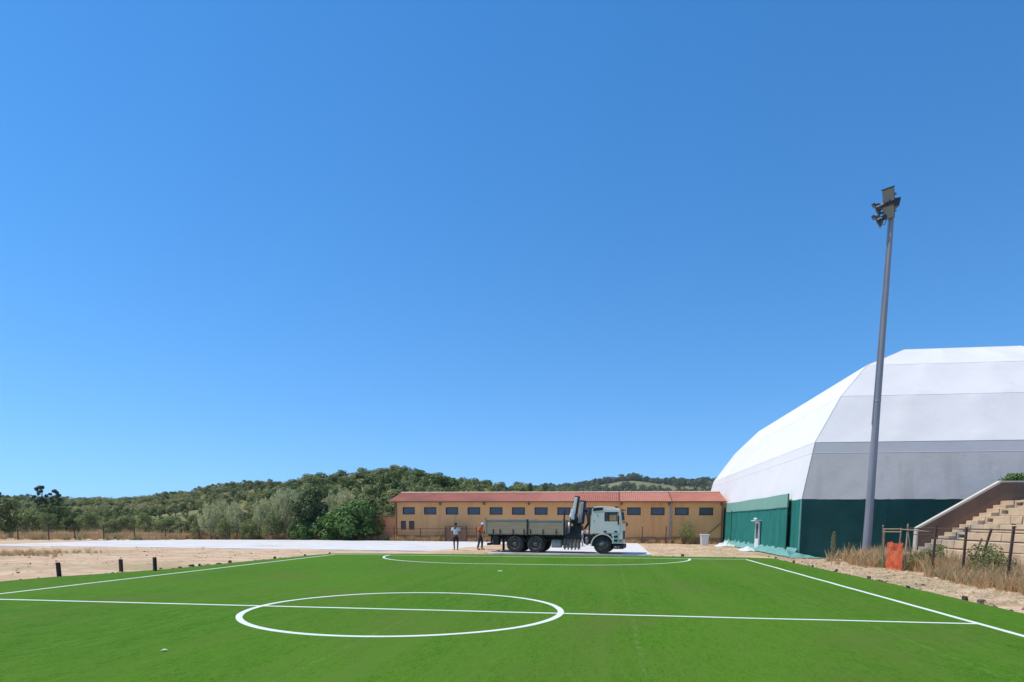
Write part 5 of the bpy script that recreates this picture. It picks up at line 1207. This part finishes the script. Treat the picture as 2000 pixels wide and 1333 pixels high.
def grass_clump(name, n, h, spread, mt, rng, wid=0.012, lean=0.5):
    q = MB()
    for _ in range(n):
        a = rng.uniform(0, 6.28); r = spread*math.sqrt(rng.random()); p = Vector((r*math.cos(a), r*math.sin(a), -0.03)); hh = h*rng.uniform(0.5, 1.15)
        d = Vector((rng.gauss(0, lean), rng.gauss(0, lean), 1)).normalized(); s_ = d.cross(Vector((rng.gauss(0, 1), rng.gauss(0, 1), 0.1))).normalized()*wid*rng.uniform(.6, 1.4)
        m1 = p+d*hh*0.55; t1 = p+d*hh+Vector((d.x, d.y, -0.2))*hh*0.25
        q.add([p-s_, p+s_, m1+s_*0.8, m1-s_*0.8, t1], [(0, 1, 2, 3), (3, 2, 4)])
    return q.mesh(name, mt)
rr4 = random.Random(77)
dry = proto_collection('dry_clump', [grass_clump('dry%d' % i, 46, 0.62+0.12*i, 0.22, l_dry, rr4, 0.011, 0.28) for i in range(3)] + [grass_clump('weedy', 40, 0.55, 0.2, l_weed, rr4, 0.012, 0.35)])
P_ = []
def zone(n, fn, s0, s1):
    for _ in range(n):
        u, v = fn(); P_.append((u, v, ground_z(u, v), rr4.uniform(s0, s1), rr4.uniform(0, 6.28), rr4.randrange(4)))
zone(560, lambda: (16.9+abs(rr4.gauss(0, 0.75)), rr4.uniform(6, 18)), 0.45, 1.25)
zone(90, lambda: (16.2+rr4.gauss(0, 0.18), rr4.uniform(6, 12)), 0.5, 1.0)
zone(60, lambda: (16.6+rr4.gauss(0, 0.4), rr4.uniform(17, 20)), 0.5, 1.4)
zone(90, lambda: (17.6+rr4.gauss(0, 0.7), 22.2+rr4.gauss(0, 0.6)), 0.5, 1.3)
zone(36, lambda: (18.6+rr4.gauss(0, 0.6), rr4.uniform(13, 21)), 0.7, 1.5)
scatter('dry_weeds', P_, dry, 'tall dry straw coloured weeds along the right fence', 'weeds'); P_ = []
zone(900, lambda: (rr4.uniform(-60, -6.5), 47.3+abs(rr4.gauss(0, 1.4))), 0.4, 1.15)
zone(150, lambda: (rr4.uniform(-4, 14.5), 48.0+rr4.gauss(0, 0.35)), 0.3, 0.9)
scatter('fence_grass', P_, dry, 'dry grass growing along the back fence and building foot', 'grass'); P_ = []
zone(900, lambda: (rr4.uniform(-75, -36), rr4.uniform(42, 70)), 0.6, 1.5)
zone(260, lambda: (rr4.uniform(-36, -20), rr4.uniform(49, 62)), 0.5, 1.4)
zone(130, lambda: (-28+rr4.gauss(0, 1.6), 17.5+rr4.gauss(0, 2.0)), 0.15, 0.55)
scatter('left_dry_grass', P_, dry, 'dry tawny grass field at the far left', 'grass'); P_ = []
litter = proto_collection('straw_bit', [grass_clump('bit%d' % i, 14, 0.16, 0.16, l_straw, rr4, 0.006, 2.2) for i in range(3)])
for _ in range(1700):
    v = rr4.uniform(1, 30); u = rr4.uniform(13.55, 16.6); P_.append((u, v, ground_z(u, v)+0.005, rr4.uniform(0.5, 1.3), rr4.uniform(0, 6.28), rr4.randrange(3)))
for _ in range(500):
    v = rr4.uniform(26, 46); u = rr4.uniform(7.2, 14); P_.append((u, v, ground_z(u, v)+0.005, rr4.uniform(0.6, 1.6), rr4.uniform(0, 6.28), rr4.randrange(3)))
for _ in range(420):
    v = rr4.uniform(2, 26); u = rr4.uniform(-30, -14.6); P_.append((u, v, ground_z(u, v)+0.005, rr4.uniform(0.4, 1.1), rr4.uniform(0, 6.28), rr4.randrange(3)))
scatter('straw_litter', P_, litter, 'loose straw litter strewn over the bare earth', 'straw'); P_ = []
def pebble_mesh(n):
    q = MB(); q.blob((0, 0, 0), (0.05, 0.04, 0.03), 6, 4)
    for i in range(len(q.v)): p = Vector(q.v[i]); q.v[i] = tuple(p*(1+0.5*noise.noise(p*30+Vector((n, 0, 0)))))
    return q.mesh('pebble%d' % n, m_stone if n else m_stump)
peb = proto_collection('pebble', [pebble_mesh(i) for i in range(3)])
for _ in range(900):
    v = rr4.uniform(-2, 28); u = rr4.choice([rr4.uniform(13.5, 16.5), rr4.uniform(-34, -13.2)])
    if not inside((u, v), TURF) and not inside((u, v), SLAB): P_.append((u, v, ground_z(u, v), rr4.uniform(0.3, 1.3)**1.5, rr4.uniform(0, 6.28), rr4.randrange(3)))
for i in range(len(TURF)-1):   # crumbs of earth thrown up along the turf edge
    a = Vector(TURF[i]); b = Vector(TURF[i+1]); 
    for _ in range(int((b-a).length*5)):
        p = a.lerp(b, rr4.random())+Vector((rr4.gauss(0, .12), rr4.gauss(0, .12)))
        if not inside((p.x, p.y), TURF): P_.append((p.x, p.y, 0.01, rr4.uniform(0.5, 1.7), rr4.uniform(0, 6.28), rr4.choice([0, 0, 1, 2])))
scatter('pebbles', P_, peb, 'small stones and crumbs of earth around the turf', 'pebbles'); P_ = []

# short turf fibres that stand out of the pile in the nearer half
def on_line(u, v):
    if abs(v) < 0.10 or abs(u-UL) < 0.1 or abs(u-UR) < 0.1: return True
    return abs(math.hypot(u, v)-3.42) < 0.11
tuft = proto_collection('turf_tuft', [grass_clump('tuft%d' % i, 16, 0.026, 0.075, l_turf, rr4, 0.0028, 0.7) for i in range(3)] + [grass_clump('tuft_pale', 10, 0.036, 0.06, l_turf2, rr4, 0.0048, 0.9)])
for _ in range(62000):
    t = rr4.random()**1.8; d = 6.5+19*t; th = rr4.uniform(-0.70, 0.70); p = CAM+hdir(th)*d
    u, v = p.x, p.y
    if not inside((u, v), TURF) or on_line(u, v): continue
    pale = noise.noise(Vector((u*0.5, v*0.5, 9)))*0.3+noise.noise(Vector((u*3, v*3, 4)))*0.25
    P_.append((u, v, TZ-0.004, rr4.uniform(0.7, 1.25), rr4.uniform(0, 6.28), 3 if rr4.random() < (0.07+max(0, pale)+(0.16 if u > 2 else 0.0)*max(0, min(1, (2.0-v)/6))) else rr4.randrange(3)))
scatter('turf_pile', P_, tuft, 'short upright fibres of the artificial turf', 'turf')

# ---------------------------------------------------------------- thin summer haze
hm = bpy.data.materials.new('summer_haze'); hm.use_nodes = True; nt = hm.node_tree
nt.nodes.remove(nt.nodes['Principled BSDF']); pv = nt.nodes.new('ShaderNodeVolumePrincipled')
pv.inputs['Color'].default_value = (0.80, 0.88, 1.0, 1); pv.inputs['Density'].default_value = 0.00014; pv.inputs['Anisotropy'].default_value = 0.2
nt.links.new(pv.outputs[0], nt.nodes['Material Output'].inputs['Volume'])
q = MB(); q.box((-2600, -500, -3.0), (2600, 2600, 62)); tag(q.build('haze', hm), 'thin pale summer haze over the whole place', 'haze', kind='stuff')
